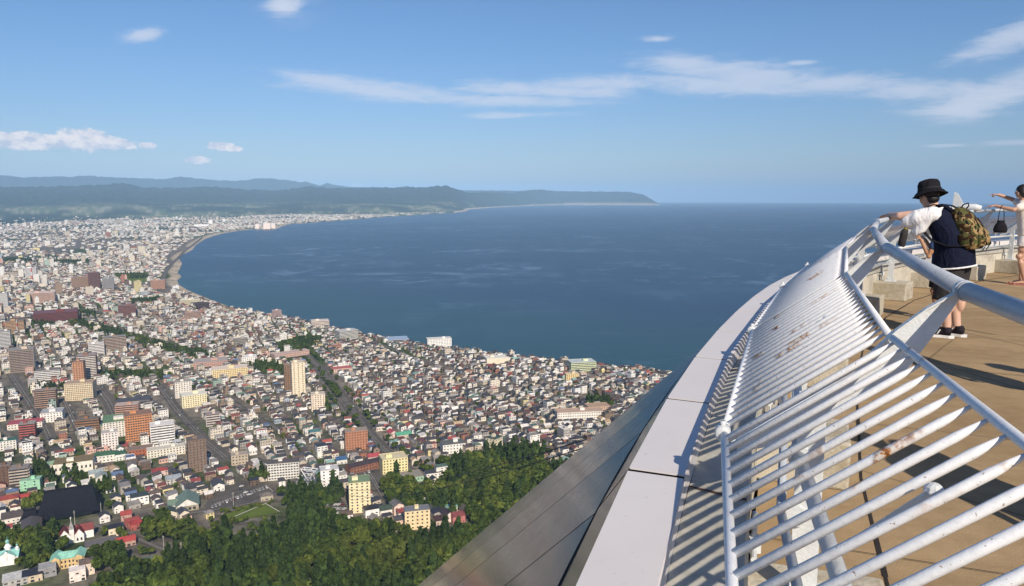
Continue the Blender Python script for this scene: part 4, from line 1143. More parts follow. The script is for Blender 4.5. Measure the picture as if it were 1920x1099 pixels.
LM(152, 541, 30, 18, 'apartment_block', 'the ochre slab', 'ochre apartment slab in the far left town', 'apartment block', (186, 145, 112), (160, 135, 115), 0.5, -25, hm=40)
LM(178, 542, 20, 26, 'apartment_tower', 'the dark red tower', 'dark reddish tower right of the ochre slab', 'apartment tower', (130, 80, 70), (140, 110, 100), 0.8, -25, hm=58)
LM(204, 545, 20, 20, 'apartment_tower', 'the grey tower', 'grey tower right of the dark red tower', 'apartment tower', (170, 165, 165), (150, 148, 145), 0.8, -25, hm=42)
LM(239, 594, 30, 22, 'apartment_block', 'the muted brick block', 'muted brick red block with flat roof in the middle distance', 'apartment block', (140, 85, 72), (130, 95, 85), 0.7, -25, hm=30)
LM(357, 571, 36, 14, 'school', 'the cream shore school', 'cream school building beside the curving beach', 'school', (232, 220, 180), (225, 215, 190), 0.3, -18, hm=14)
LM(380, 582, 24, 16, 'apartment_block', 'the dark purple block', 'dark purplish block close to the beach', 'apartment block', (85, 62, 68), (80, 66, 70), 0.6, -40, hm=20)
LM(8, 578, 16, 30, 'apartment_tower', 'the far left white tower', 'white tower cut by the left edge of the picture', 'apartment tower', (232, 230, 226), GREY, 0.8, -25, hm=44)
LM(362, 600, 30, 18, 'apartment_block', 'the pinkish flats', 'pinkish flats below the beach curve', 'apartment block', (190, 150, 128), (170, 140, 125), 0.6, -30, hm=20)
LM(452, 648, 26, 12, 'apartment_block', 'the grey row block', 'low grey row block in mid town right of the green belt', 'apartment block', (165, 155, 140), (140, 135, 125), 0.5, -30, hm=14)
LM(468, 680, 26, 12, 'apartment_block', 'the small white cube', 'small white cube block left of the tree clump', 'apartment block', (236, 230, 222), (225, 220, 214), 0.8, -20, hm=11)
LM(545, 672, 70, 14, 'apartment_block', 'the pink terrace row', 'long pinkish terrace row in mid town', 'apartment block', (205, 165, 148), (195, 165, 150), 0.25, -40, hm=9)
LM(640, 700, 40, 12, 'office_building', 'the red-roofed long house', 'long house with salmon red roof among low houses', 'building', (214, 180, 160), (195, 85, 72), 0.5, -24, hm=8)
LM(12, 916, 26, 46, 'apartment_block', 'the dark brown flats', 'dark brown block of flats at the left edge', 'apartment block', (112, 82, 66), (130, 115, 105), 0.9, -24, hm=25, dx=3.6, ww=1.0)
LM(40, 918, 36, 40, 'apartment_block', 'the grey balcony flats', 'grey brown flats with stacks of arched white balconies, left edge', 'apartment block', (128, 108, 96), (140, 128, 120), 0.8, -24, hm=23, style='balcony', wcol=c8(190, 170, 155))
LM(60, 920, 36, 28, 'townhouse', 'the mint green house', 'mint green three storey house with a flat roof', 'house', (150, 212, 172), (140, 190, 160), 0.6, -20, hm=11, dx=6)
LM(400, 800, 26, 26, 'apartment_block', 'the grey stair block', 'grey white stair block in mid town', 'apartment block', (205, 190, 180), (150, 130, 125), 0.6, -26, hm=18, style='balcony')
LM(450, 872, 30, 20, 'apartment_block', 'the beige twin block', 'beige twin block right of the brown slab tower', 'apartment block', (190, 172, 145), (170, 155, 135), 0.6, -22, hm=12)
LM(240, 780, 42, 22, 'apartment_block', 'the pink brown flats', 'pink brown flats with balcony rows above the orange hotel', 'apartment block', (192, 140, 112), (190, 165, 150), 0.5, -20, hm=16, style='balcony', wcol=c8(200, 150, 125))
LM(252, 762, 60, 16, 'warehouse', 'the dark long hall', 'long dark grey hall with an arched roof behind the orange hotel', 'warehouse', (110, 105, 105), (80, 76, 78), 0.5, -22, hm=8, win=False)
LM(100, 792, 40, 40, 'office_building', 'the white stepped office', 'white stepped office beside the wide left road', 'office building', (232, 228, 220), (170, 170, 172), 0.9, -24, hm=14)
LM(50, 805, 60, 22, 'warehouse', 'the crimson-roofed store', 'long white store with a crimson roof edge near the left edge', 'store', (228, 218, 205), (180, 60, 70), 0.5, -24, hm=8)
LM(18, 845, 30, 34, 'apartment_block', 'the green roof block', 'white block with a dark green roof at the left edge', 'apartment block', (225, 222, 212), (50, 100, 80), 0.7, -24, hm=13)
LM(500, 414 + 15, 14, 14, 'hotel', 'the pale hotels', 'pale pink hotel tower at the far end of the beach', 'hotel', (232, 214, 204), (220, 206, 196), 0.8, -25, hm=55)
LM(482, 429, 8, 10, 'hotel', 'the pale hotels', 'short pale hotel left of the pink hotel tower at the far beach', 'hotel', (230, 214, 206), (220, 206, 196), 0.8, -25, hm=45)
LM(512, 428, 8, 11, 'hotel', 'the pale hotels', 'white hotel right of the pink hotel tower at the far beach', 'hotel', (230, 215, 205), (210, 190, 175), 0.8, -25, hm=48)
LM(378, 425, 26, 8, 'hall', 'the far white hall', 'long bright white hall in the far town above the bay neck', 'hall', (240, 238, 236), (230, 228, 226), 0.5, -20, hm=22)
LM(395, 420, 7, 12, 'apartment_tower', 'the far white hall', 'slim white tower beside the far white hall', 'apartment tower', (236, 234, 232), (225, 222, 220), 0.9, -20, hm=45)

# temple with a huge black tiled roof
def temple():
    x, y, z = ground(132, 962); rz = radians(26)
    t = thing('temple', 'temple with a huge black curved tiled roof among trees', 'temple', (x, y, z), rz)
    black = (.010, .011, .018); tile = new_mat('temple_tile', weathered((.011, .012, .020), .25, .8, .5, 6), .75, spec=.12)
    def curved_roof(W_, D_, H, ridge, z0):
        """sagging hip-and-gable roof, swept from eaves to ridge"""
        m = MB(); n = 8; rows = []
        for k in range(n + 1):
            u = k / n; hh = H * (0.55 * u + 0.45 * u * u)
            rows.append([(-(W_ / 2 + (ridge / 2 - W_ / 2) * u), -D_ / 2 * (1 - u), hh + z0), ((W_ / 2 + (ridge / 2 - W_ / 2) * u), -D_ / 2 * (1 - u), hh + z0), ((W_ / 2 + (ridge / 2 - W_ / 2) * u), D_ / 2 * (1 - u), hh + z0), (-(W_ / 2 + (ridge / 2 - W_ / 2) * u), D_ / 2 * (1 - u), hh + z0)])
        vs = [p for r in rows for p in r]; fs = []
        for k in range(n):
            for j in range(4):
                a = k * 4 + j; b = k * 4 + (j + 1) % 4
                fs.append((a, b, b + 4, a + 4))
        fs.append((3, 2, 1, 0)); m.add(vs, fs)
        m.box((0, 0, z0 + H + .3), (ridge + 1.2, 1.2, 1.6))
        for s in (-1, 1):
            m.box((s * (ridge / 2 + .2), 0, z0 + H + .6), (1.0, 1.8, 2.6))
        return m
    colour(MB().box((0, 0, 1.5), (38, 26, 11)).build('wall', house_wall, t), c8(170, 160, 140))
    colour(curved_roof(54, 44, 19, 40, 6).build('roof', tile, t), black)
    colour(curved_roof(16, 20, 7, 9, 5).build('porch_roof', tile, t, loc=(-32, -6, 0)), black)
    colour(MB().box((-32, -6, 0.5), (11, 13, 9)).build('porch', house_wall, t), c8(90, 80, 70))
    OCC.append((x, y, 34)); OCC.append((x - 30, y - 8, 16)); LAND.append((135, 950, 'the black-roofed temple'))
temple()
def church():
    x, y, z = ground(140, 1012); rz = radians(30)
    t = thing('church', 'white church with steep dark red roofs and two arched front gables', 'church', (x, y, z), rz)
    white = c8(240, 238, 234); red = c8(128, 38, 36)
    def wing(w, d, h, rh, lx, ly, a):
        o = colour(link('wall', wall_mesh('gable', w, d, h, rh), t, (lx, ly, 0)), white); o.rotation_euler.z = a
        r = colour(link('roof', roof_mesh('gable', w, d, rh, 0.4), t, (lx, ly, h)), red); r.rotation_euler.z = a
    wing(22, 9, 7, 5, 4, 3, 0); wing(11, 8, 8, 6, -7, -3, pi / 2); wing(10, 7, 7.5, 5.5, 4, -4, pi / 2)
    colour(MB().box((-9.5, -9.8, 2), (9, 3.5, 8)).build('porch', house_wall, t), white)
    tw = colour(MB().box((-1.6, -6, 5), (3.6, 3.6, 16)).build('tower', house_wall, t), white)
    colour(MB().add([(-3.7, -8.1, 13), (.5, -8.1, 13), (.5, -3.9, 13), (-3.7, -3.9, 13), (-1.6, -6, 21)], [(0, 1, 4), (1, 2, 4), (2, 3, 4), (3, 0, 4), (3, 2, 1, 0)]).build('spire', house_roof, t), c8(150, 148, 146))
    MB().tube([(-1.6, -6, 20.6), (-1.6, -6, 24)], .18, 6).tube([(-2.4, -6, 22.9), (-.8, -6, 22.9)], .15, 6).build('cross', house_roof, t)
    for lx, ly, lz in ((-9, -8.66, 4.5), (-5, -8.66, 4.5), (2.5, -9.1, 4.2), (5.5, -9.1, 4.2)):
        m = shared(('arch',), lambda: MB().prism([(.7 * cos(a), .7 * sin(a)) for a in np.linspace(0, pi, 9)] + [(-.7, -2.0), (.7, -2.0)], -.06, .06).mesh('window', window_glass))
        o = link('window', m, t, (lx, ly, lz)); o.rotation_euler.x = radians(90)
    OCC.append((x, y, 17)); q_ = ground(142, 1040); OCC.append((q_[0], q_[1], 13)); LAND.append((140, 1005, 'the red-roofed white church'))
church()
def domed_church():
    x, y, z = ground(12, 1056); rz = radians(20)
    t = thing('domed_church', 'white church with pale turquoise roofs and small onion domes, bottom left', 'church', (x, y, z), rz)
    white = c8(238, 240, 238); tq = c8(125, 200, 190)
    colour(link('wall', wall_mesh('gable', 20, 10, 7, 4), t), white); colour(link('roof', roof_mesh('gable', 20, 10, 4, .4), t, (0, 0, 7)), tq)
    colour(link('wall', wall_mesh('gable', 12, 12, 8, 4), t, (2, 0, 0)), white).rotation_euler.z = pi / 2
    colour(link('roof', roof_mesh('gable', 12, 12, 4, .4), t, (2, 0, 8)), tq).rotation_euler.z = pi / 2
    for lx, ly, h, r in ((2, 0, 14, 2.2), (-8, 0, 15, 1.5), (8.5, 0, 12, 1.2), (2, -6, 11, 1.0)):
        m = MB().tube([(0, 0, 6), (0, 0, h)], r, 8); m.add([(r * 1.3 * cos(a), r * 1.3 * sin(a), h) for a in np.linspace(0, 2 * pi, 9)[:-1]] + [(0, 0, h + r * 2)], [(k, (k + 1) % 8, 8) for k in range(8)])
        o = colour(m.build('turret', house_wall, t, loc=(lx, ly, 0)), white)
        k = MB().ball((0, 0, h + r * 2.0), (r * .7, r * .7, r * .9), 10, 6); k.tube([(0, 0, h + r * 2.6), (0, 0, h + r * 4)], .12, 5)
        colour(k.build('dome', house_roof, o, True), tq)
    for u in (-6, -2, 2, 6):
        link('window', win_mesh(1.2, 3), t, (u, -5, 4))
    OCC.append((x, y, 15)); LAND.append((12, 1050, 'the turquoise-domed church'))
domed_church()
def torii():
    x, y, z = ground(822, 890)
    t = thing('torii_gate', 'vermilion wooden shrine gate at the edge of the park wood', 'gate', (x, y, z), radians(-30))
    red = new_mat('vermilion', weathered((0.62, 0.09, 0.03), .1, 1), .6)
    for s in (-1, 1): MB().tube([(s * 4.2, 0, -1), (s * 3.9, 0, 8)], .45, 10).build('pillar', red, t)
    MB().add([(-6.5, -.5, 8.6), (6.5, -.5, 8.6), (6.5, .5, 8.6), (-6.5, .5, 8.6), (-6.8, -.6, 9.6), (6.8, -.6, 9.6), (6.8, .6, 9.6), (-6.8, .6, 9.6), (0, -.5, 8.1), (0, .5, 8.1), (0, -.6, 9.1), (0, .6, 9.1)],
             [(0, 8, 10, 4), (8, 1, 5, 10), (3, 7, 11, 9), (9, 11, 6, 2), (4, 10, 11, 7), (10, 5, 6, 11), (0, 3, 9, 8), (8, 9, 2, 1), (0, 4, 7, 3), (1, 2, 6, 5)]).build('top_beam', red, t)
    MB().box((0, 0, 6.6), (10.5, .5, .7)).build('lower_beam', red, t)
torii()
def lattice_station():
    x, y, z = ground(578, 912); rz = radians(-18)
    t = thing('station_frame', 'white steel lattice frame of the cable car station, flared at the top', 'station', (x, y, z), rz)
    wp_ = new_mat('steel_white', weathered((.72, .73, .74), .05, .5), .5)
    colour(MB().box((0, 4, 2), (24, 14, 8)).build('wall', house_wall, t), c8(205, 208, 208)); colour(MB().box((0, 4, 6.2), (25, 15, .5)).build('roof', house_roof, t), c8(90, 92, 96))
    m = MB()
    for s in (-1, 1):
        for yy in (0, 6):
            m.tube([(s * 4, yy, 6.4), (s * 3, yy, 10), (s * 8.5, yy, 18)], .45, 6); m.tube([(s * 3, yy, 10), (-s * 3, yy, 10)], .35, 6); m.tube([(0, yy, 6.5), (s * 8, yy, 17.6)], .3, 6)
    for yy in (0, 6): m.tube([(-9, yy, 18), (9, yy, 18)], .5, 6); m.tube([(-6, yy, 14), (6, yy, 14)], .35, 6)
    for s in (-8.7, -3, 3, 8.7): m.tube([(s, 0, 18), (s, 6, 18)], .35, 6)
    m.build('frame', wp_, t)
    for k in range(7): link('window', win_mesh(2.6, 4), t, (-10.2 + k * 3.4, -3, 3))
    OCC.append((x, y, 15)); LAND.append((578, 900, 'the white lattice frame'))
lattice_station()
def market_hall():
    x, y, z = ground(352, 950); rz = radians(24)
    t = thing('market_hall', 'stone hall with a big grey green gabled roof beside the car park', 'hall', (x, y, z), rz)
    colour(link('wall', wall_mesh('gable', 26, 20, 6, 7), t), c8(165, 155, 128)).rotation_euler.z = pi / 2
    colour(link('roof', roof_mesh('gable', 26, 20, 7, 1.0), t, (0, 0, 6)), c8(104, 130, 112)).rotation_euler.z = pi / 2
    colour(MB().add([(-10, -14.1, 6.2), (10, -14.1, 6.2), (0, -14.1, 12.8), (-10, -13.4, 6.2), (10, -13.4, 6.2), (0, -13.4, 12.8)], [(0, 1, 2), (5, 4, 3), (0, 3, 4, 1), (1, 4, 5, 2), (2, 5, 3, 0)]).build('gable', house_wall, t), c8(225, 222, 212))
    colour(link('entrance_wall', wall_mesh('gable', 9, 12, 5, 4), t, (-13, 2, 0)), c8(225, 222, 212)); colour(link('entrance_roof', roof_mesh('gable', 9, 12, 4, .5), t, (-13, 2, 5)), c8(104, 130, 112))
    for k in (-6, -2, 2, 6): link('window', win_mesh(2.4, 2.6), t, (k, -13, 3))
    OCC.append((x, y, 19)); LAND.append((352, 945, 'the stone market hall'))
market_hall()
def public_hall():
    x, y, z = ground(130, 1060); rz = radians(22)
    t = thing('public_hall', 'ochre yellow old public hall with pale turquoise gabled roof', 'hall', (x, y, z), rz)
    colour(link('wall', wall_mesh('hip', 24, 12, 9, 3), t), c8(222, 186, 116)); colour(link('roof', roof_mesh('hip', 24, 12, 3.5, .6), t, (0, 0, 9)), c8(132, 205, 180))
    for s in (-8, 8):
        colour(link('wing_wall', wall_mesh('gable', 14, 6, 9.5, 2.5), t, (s, -1, 0)), c8(222, 186, 116)).rotation_euler.z = pi / 2
        colour(link('wing_roof', roof_mesh('gable', 14, 6, 2.5, .5), t, (s, -1, 9.5)), c8(132, 205, 180)).rotation_euler.z = pi / 2
    for f in (2.5, 6.2):
        for k in (-9, -7, -4, -1.5, 1.5, 4, 7, 9):
            yy = -8.0 if abs(k) > 5 else -6.0
            link('window', win_mesh(1.1, 2.0), t, (k, yy, f))
    OCC.append((x, y, 16)); q_ = ground(128, 1092); OCC.append((q_[0], q_[1], 11)); LAND.append((130, 1050, 'the ochre public hall'))
public_hall()
# houses placed by hand where the photo shows distinctive ones: (px, py, w, d, h, kind, wall, roof, words)
HAND = [(146, 1086, 11, 10, 9, 'flat', (240, 222, 212), (236, 222, 212), 'pale pink cube house with a white flat roof'), (164, 1074, 10, 11, 10, 'hip', (228, 208, 190), (112, 92, 80), 'pinkish house with a brown roof behind the pale pink cube house'),
        (90, 1078, 12, 11, 8, 'flat', (150, 148, 150), (160, 160, 160), 'grey box house with a flat roof'), (30, 1095, 16, 11, 6, 'shed', (180, 176, 170), (188, 188, 186), 'long house with a pale grey sloping roof, bottom left corner'), (62, 1088, 13, 9, 6, 'shed', (210, 190, 160), (46, 46, 58), 'small house with a black sloping roof'),
        (40, 975, 30, 18, 7, 'gable', (225, 218, 205), (92, 82, 78), 'wide house with a long dark brown gable roof left of the temple'), (60, 996, 30, 16, 6, 'gable', (215, 205, 190), (88, 78, 74), 'low hall with a dark brown roof below the wide brown gable'), (18, 948, 17, 14, 9, 'hip', (210, 180, 150), (165, 62, 42), 'big house with orange red hipped roof at the left edge'),
        (45, 942, 12, 9, 6, 'gable', (235, 215, 205), (175, 50, 45), 'bright red roofed house right of the orange red roof'), (218, 1002, 12, 9, 8, 'hip', (232, 216, 180), (42, 42, 52), 'square cream house with a black hipped roof'), (248, 987, 12, 10, 6, 'gable', (160, 92, 80), (150, 62, 54), 'red walled house under a red gable roof'),
        (237, 974, 9, 8, 6, 'gable', (190, 150, 135), (168, 58, 50), 'small house with a scarlet gable roof'), (258, 990, 12, 9, 6, 'hip', (175, 80, 70), (165, 42, 40), 'house with a crimson hipped roof at the wood edge'), (262, 944, 16, 12, 9, 'flat', (238, 236, 230), (60, 70, 66), 'white two part house with a dark flat roof'),
        (236, 1022, 15, 9, 5, 'gable', (190, 150, 130), (180, 50, 44), 'bright scarlet gable roof alone among trees'), (190, 1030, 24, 14, 7, 'flat', (160, 150, 135), (112, 104, 98), 'wide grey hall with a flat brown roof below the church'), (262, 1062, 20, 8, 4, 'gable', (225, 222, 214), (84, 98, 88), 'long low house with a grey green roof, upper of two alike'),
        (290, 1066, 20, 8, 4, 'gable', (225, 222, 214), (84, 98, 88), 'long low house with a grey green roof, lower of two alike'), (326, 1062, 14, 9, 6, 'gable', (236, 206, 150), (60, 60, 62), 'yellowish gable house at the end of the lane by the wood'), (10, 1000, 12, 10, 6, 'flat', (240, 225, 215), (190, 80, 66), 'pink house with a salmon flat roof at the left edge'),
        (180, 893, 14, 11, 5, 'gable', (232, 226, 210), (150, 165, 168), 'white shed house with a pale grey gable roof near the mustard hall'), (190, 900, 14, 11, 5, 'gable', (220, 215, 200), (150, 160, 158), 'wide grey roofed house beside the white shed house'), (102, 873, 15, 13, 4, 'hip', (200, 195, 170), (135, 170, 130), 'low house with a light green roof left of the mustard hall'),
        (226, 862, 11, 9, 8, 'gable', (235, 232, 226), (40, 90, 70), 'white chapel-like house with steep green gable'), (248, 882, 12, 9, 7, 'gable', (238, 236, 230), (120, 110, 100), 'white gabled house below the steep green gable'), (696, 966, 13, 11, 8, 'hip', (240, 238, 234), (44, 44, 50), 'white house with a black hipped roof right of the pale yellow tower'),
        (722, 966, 11, 10, 7, 'gable', (235, 228, 218), (62, 78, 66), 'white house with dark green roof beside the black hipped roof'), (744, 962, 12, 10, 9, 'gable', (235, 205, 185), (110, 108, 108), 'pinkish house with a grey roof left of the peach block'), (746, 984, 11, 9, 6, 'gable', (225, 190, 170), (70, 72, 80), 'small house with dark slate roof in front of the pinkish house'),
        (826, 985, 12, 10, 7, 'gable', (205, 180, 160), (70, 48, 46), 'dark maroon roofed house right of the peach block'), (838, 975, 13, 9, 7, 'gable', (228, 215, 205), (66, 56, 60), 'dark roofed white house second right of the peach block'), (846, 962, 12, 9, 7, 'hip', (215, 200, 185), (120, 170, 150), 'house with a mint green roof above the maroon roofs'),
        (858, 978, 12, 9, 7, 'gable', (195, 110, 105), (130, 60, 60), 'rose red house at the end of the row by the forest'), (874, 968, 11, 9, 7, 'gable', (235, 215, 180), (96, 84, 74), 'cream house with brown roof alone at the park edge'), (620, 935, 9, 8, 6, 'gable', (205, 190, 160), (52, 78, 66), 'small house with steep dark green roof below the station'),
        (500, 936, 12, 9, 5, 'hip', (180, 170, 150), (120, 110, 100), 'little brown roofed house by the car park'), (408, 916, 18, 11, 6, 'gable', (235, 230, 222), (70, 72, 76), 'white hall with a long dark gable above the car park'), (325, 905, 15, 12, 6, 'gable', (200, 195, 185), (148, 158, 166), 'house with a wide pale blue grey roof left of the brown slab'),
        (300, 890, 16, 12, 6, 'hip', (220, 190, 180), (160, 52, 44), 'house with a broad brick red roof in the lower middle town'), (320, 968, 14, 10, 5, 'gable', (225, 210, 190), (62, 80, 70), 'low house with dark green roof left of the stone market hall'), (590, 820, 14, 12, 9, 'hip', (205, 195, 180), (64, 120, 120), 'teal roofed tall house left of the orange brick block'),
        (756, 820, 20, 10, 5, 'gable', (195, 190, 170), (70, 165, 130), 'long house with a bright jade green roof'), (735, 818, 13, 10, 6, 'gable', (225, 200, 190), (185, 50, 60), 'house with a strawberry red roof left of the jade roof'), (640, 868, 12, 9, 5, 'shed', (220, 218, 212), (60, 105, 150), 'low house with a clear blue sloping roof'), (700, 862, 14, 9, 5, 'gable', (210, 190, 180), (180, 60, 70), 'house with a rosy red roof right of the orange brick block')]
hand_used = []
for i, (px, py, w, d, h, kind, wc, rc, words) in enumerate(HAND):
    x, y, z = ground(px, py)
    rz = radians(-58 if kind == 'gable' and i % 3 == 0 else 32 if px < 500 else 24)
    lab = words if len(words.split()) <= 16 else ' '.join(words.split()[:16])
    house('house', lab, 'house', x, y, z, rz, w, d, h, kind, 0.5 if kind == 'flat' else 3.0 if kind == 'gable' else 2.5 if kind == 'hip' else 1.6, c8(*wc), c8(*rc), 'houses of the town')
    OCC.append((x, y, max(w, d) * 0.55)); hand_used.append((px, py))

# ---- lots of the town: candidates on street grids, by district
def grid_lots(beta, lot_x, lot_y, blk_x, blk_y, street, xr, yr):
    """rows of lots; beta = bearing of the long streets"""
    cb, sb = cos(beta), sin(beta)
    out = []
    us = []; u = xr[0]
    while u < xr[1]:
        for k in range(blk_x): us.append(u); u += lot_x
        u += street
    vs = []; v = yr[0]
    while v < yr[1]:
        for k in range(blk_y): vs.append(v); v += lot_y
        v += street
    Ux, Vy = np.meshgrid(np.array(us), np.array(vs))
    Ux = Ux.ravel(); Vy = Vy.ravel()
    x = Ux * cb + Vy * sb; y = -Ux * sb + Vy * cb
    return x, y
occ = np.array(OCC)
def town_candidates():
    X = []; Y = []; B = []; S = []
    for beta, xr, yr, lx, ly, st_, cond in (
        (radians(-25), (-3000, 3000), (0, 3400), 11.5, 12.5, 6.5, lambda x, y, px: (np.hypot(x, y) < 2300) & (px >= 470)),
        (radians(-36), (-4000, 4000), (0, 4000), 12.5, 13.0, 7.0, lambda x, y, px: (np.hypot(x, y) < 2300) & (px < 470)),
        (radians(-30), (-6000, 4000), (0, 6500), 17, 16, 8, lambda x, y, px: (np.hypot(x, y) >= 2300) & (np.hypot(x, y) < 4600)),
        (radians(-22), (-16000, 8000), (0, 16000), 29, 28, 12, lambda x, y, px: (np.hypot(x, y) >= 4600) & (np.hypot(x, y) < 14500))):
        x, y = grid_lots(beta, lx, ly, 2, 7, st_, xr, yr)
        if lx > 16: wx = fbm(x / 900, y / 900, 2, 61) - .5; wy = fbm(x / 900, y / 900, 2, 62) - .5; x = x + wx * 420; y = y + wy * 420
        x = x + rng.uniform(-.2, .2, x.size) * lx; y = y + rng.uniform(-.2, .2, x.size) * ly
        m = (y > 300); x = x[m]; y = y[m]
        r = np.hypot(x, y); m = (np.abs(np.arctan2(x, y)) < radians(39)) & (r > 620); x = x[m]; y = y[m]; r = r[m]
        e, sd = terr(x, y, False); m = (sd > np.interp(r, [1000, 2500, 4000, 5000, 9000], [14, 24, 60, 90, 60])); x, y, e = x[m], y[m], e[m]
        z = e + SEA - (x * x + y * y) / RE2
        px, py = project(x, y, z)
        m = cond(x, y, px) & (px > -60) & (px < 1330) & (py < 1180)
        X.append(x[m]); Y.append(y[m]); B.append(np.full(m.sum(), beta)); S.append(z[m])
    return np.concatenate(X), np.concatenate(Y), np.concatenate(S), np.concatenate(B)
tx, ty, tz, tb = town_candidates()
tr = np.hypot(tx, ty)
tpx, tpy = project(tx, ty, tz)
keep = np.ones(tx.size, bool)
for pl in NOBUILD: keep &= ~in_poly(tpx, tpy, pl)
keep &= ~near_road(tx, ty, 5.0)
for a, b, c_ in OCC: keep &= (tx - a) ** 2 + (ty - b) ** 2 > (c_ * .82 + 4.5) ** 2
# hidden behind the deck's skirt: left out
keep &= ~((tpx - 760) / (1220 - 760) * (1099 - 700) > (1099 - tpy) + 60)
# lower left corner of woods: thin out the houses
keep &= ~((tpx < 420) & (tpy > 985)); keep &= ~((tpy > 1000)); keep &= ~((tpx < 250) & (tpy > 925) & (rng.random(tx.size) < .45))
thin = fbm(tx / 420, ty / 420, 3, 77)
keep &= rng.random(tx.size) < np.where(tr > 4600, np.where(thin > 0.57, 0.12, 0.86), np.where(thin > 0.66, 0.75, 0.985))
keep &= (tr < 12500) | (rng.random(tx.size) < 0.25)
far_edge = np.interp(tpx, [0, 250, 420, 620, 700, 900], [9800, 11800, 11500, 14500, 15000, 15500])
keep &= (tr < far_edge) | (rng.random(tx.size) < 0.04)
gaps = rng.random(tx.size)
tx, ty, tz, tb, tr, tpx, tpy = (a[keep] for a in (tx, ty, tz, tb, tr, tpx, tpy))
n = tx.size
ang = tb + rng.normal(0, 0.05, n) + np.where(rng.random(n) < 0.5, 0, pi / 2)
ang = -ang
near = tr < 2300; mid = (tr >= 2300) & (tr < 4600); far = tr >= 4600
w_ = np.where(near, rng.uniform(7.5, 11.5, n), np.where(mid, rng.uniform(10, 16, n), rng.uniform(12, 26, n)))
d_ = np.where(near, rng.uniform(6.5, 9.0, n), np.where(mid, rng.uniform(9, 13, n), rng.uniform(10, 20, n)))
h_ = np.where(rng.random(n) < 0.8, rng.uniform(5.0, 6.8, n), rng.uniform(3.2, 9.0, n))
big = rng.random(n) < np.where(far, 0.06, np.where(mid, 0.07, np.where((tpx < 500) & (tpy < 870), 0.13, 0.03)))
w_ = np.where(big, w_ * 1.45, w_); d_ = np.where(big, d_ * 1.15, d_); h_ = np.where(big, rng.uniform(8, np.where(near, 15, 20), n), h_)
hiC = big & (rng.random(n) < 0.18) & (tr > 2600) & (tpx < 420); h_ = np.where(hiC, rng.uniform(22, 42, n), h_)
kind = rng.choice(4, n, p=[0.48, 0.22, 0.12, 0.18])       # gable hip shed flat
kind = np.where(big | (far & (rng.random(n) < .4)), 3, kind)
rh_ = np.array([2.4, 2.0, 1.4, 0.5])[kind] * rng.uniform(.85, 1.25, n)
wi = rng.choice(len(WALLS), n, p=wp); ri = rng.choice(len(ROOFS), n, p=rp)
# the nearest 300: things with parts
order = np.argsort(tr)
NEAR = order[:258]
rest = np.setdiff1d(np.arange(n), NEAR)
KN = ['gable', 'hip', 'shed', 'flat']; KW = ['gabled', 'hipped', 'sloping', 'flat']
used_labels = set(); cnt = {}
lands = [l for l in LAND if l[1] > 790]
for i in NEAR:
    hx, hy = tpx[i], tpy[i]
    best = min(lands, key=lambda l: hypot(l[0] - hx, (l[1] - hy) * 1.6))
    dxp, dyp = hx - best[0], hy - best[1]
    rel = ('right of' if dxp > 0 else 'left of') if abs(dxp) > abs(dyp) * 1.2 else ('in front of' if dyp > 0 else 'behind')
    size = 'small ' if w_[i] * d_[i] < 62 else 'large ' if w_[i] > 12 else ''
    desc = f"{size}{WALLS[wi[i]][1]} house with {KW[kind[i]]} {ROOFS[ri[i]][1]} roof"
    key = (desc, rel, best[2]); cnt.setdefault(key, []).append((hypot(dxp, dyp), i))
ORD = ['', 'second ', 'third ', 'fourth ', 'fifth ', 'sixth ']
lab_of = {}
for (desc, rel, lm), lst in cnt.items():
    lst.sort()
    for k, (_, i) in enumerate(lst):
        if len(lst) == 1: lab_of[i] = f"{desc} {rel} {lm}"
        else: lab_of[i] = f"{desc}, {('nearest','second','third','fourth','fifth','sixth','seventh','eighth')[min(k,7)]} {rel} {lm}"
for i in NEAR:
    lab = lab_of[i]; ws = lab.split()
    if len(ws) > 16: lab = ' '.join(lab.replace(' house with ', ' house, ').split()[:16])
    house('house', lab, 'house', tx[i], ty[i], tz[i], float(ang[i]), w_[i], d_[i], h_[i], KN[kind[i]], rh_[i], tuple(WC[wi[i]]), tuple(RC[ri[i]]), 'houses of the town')

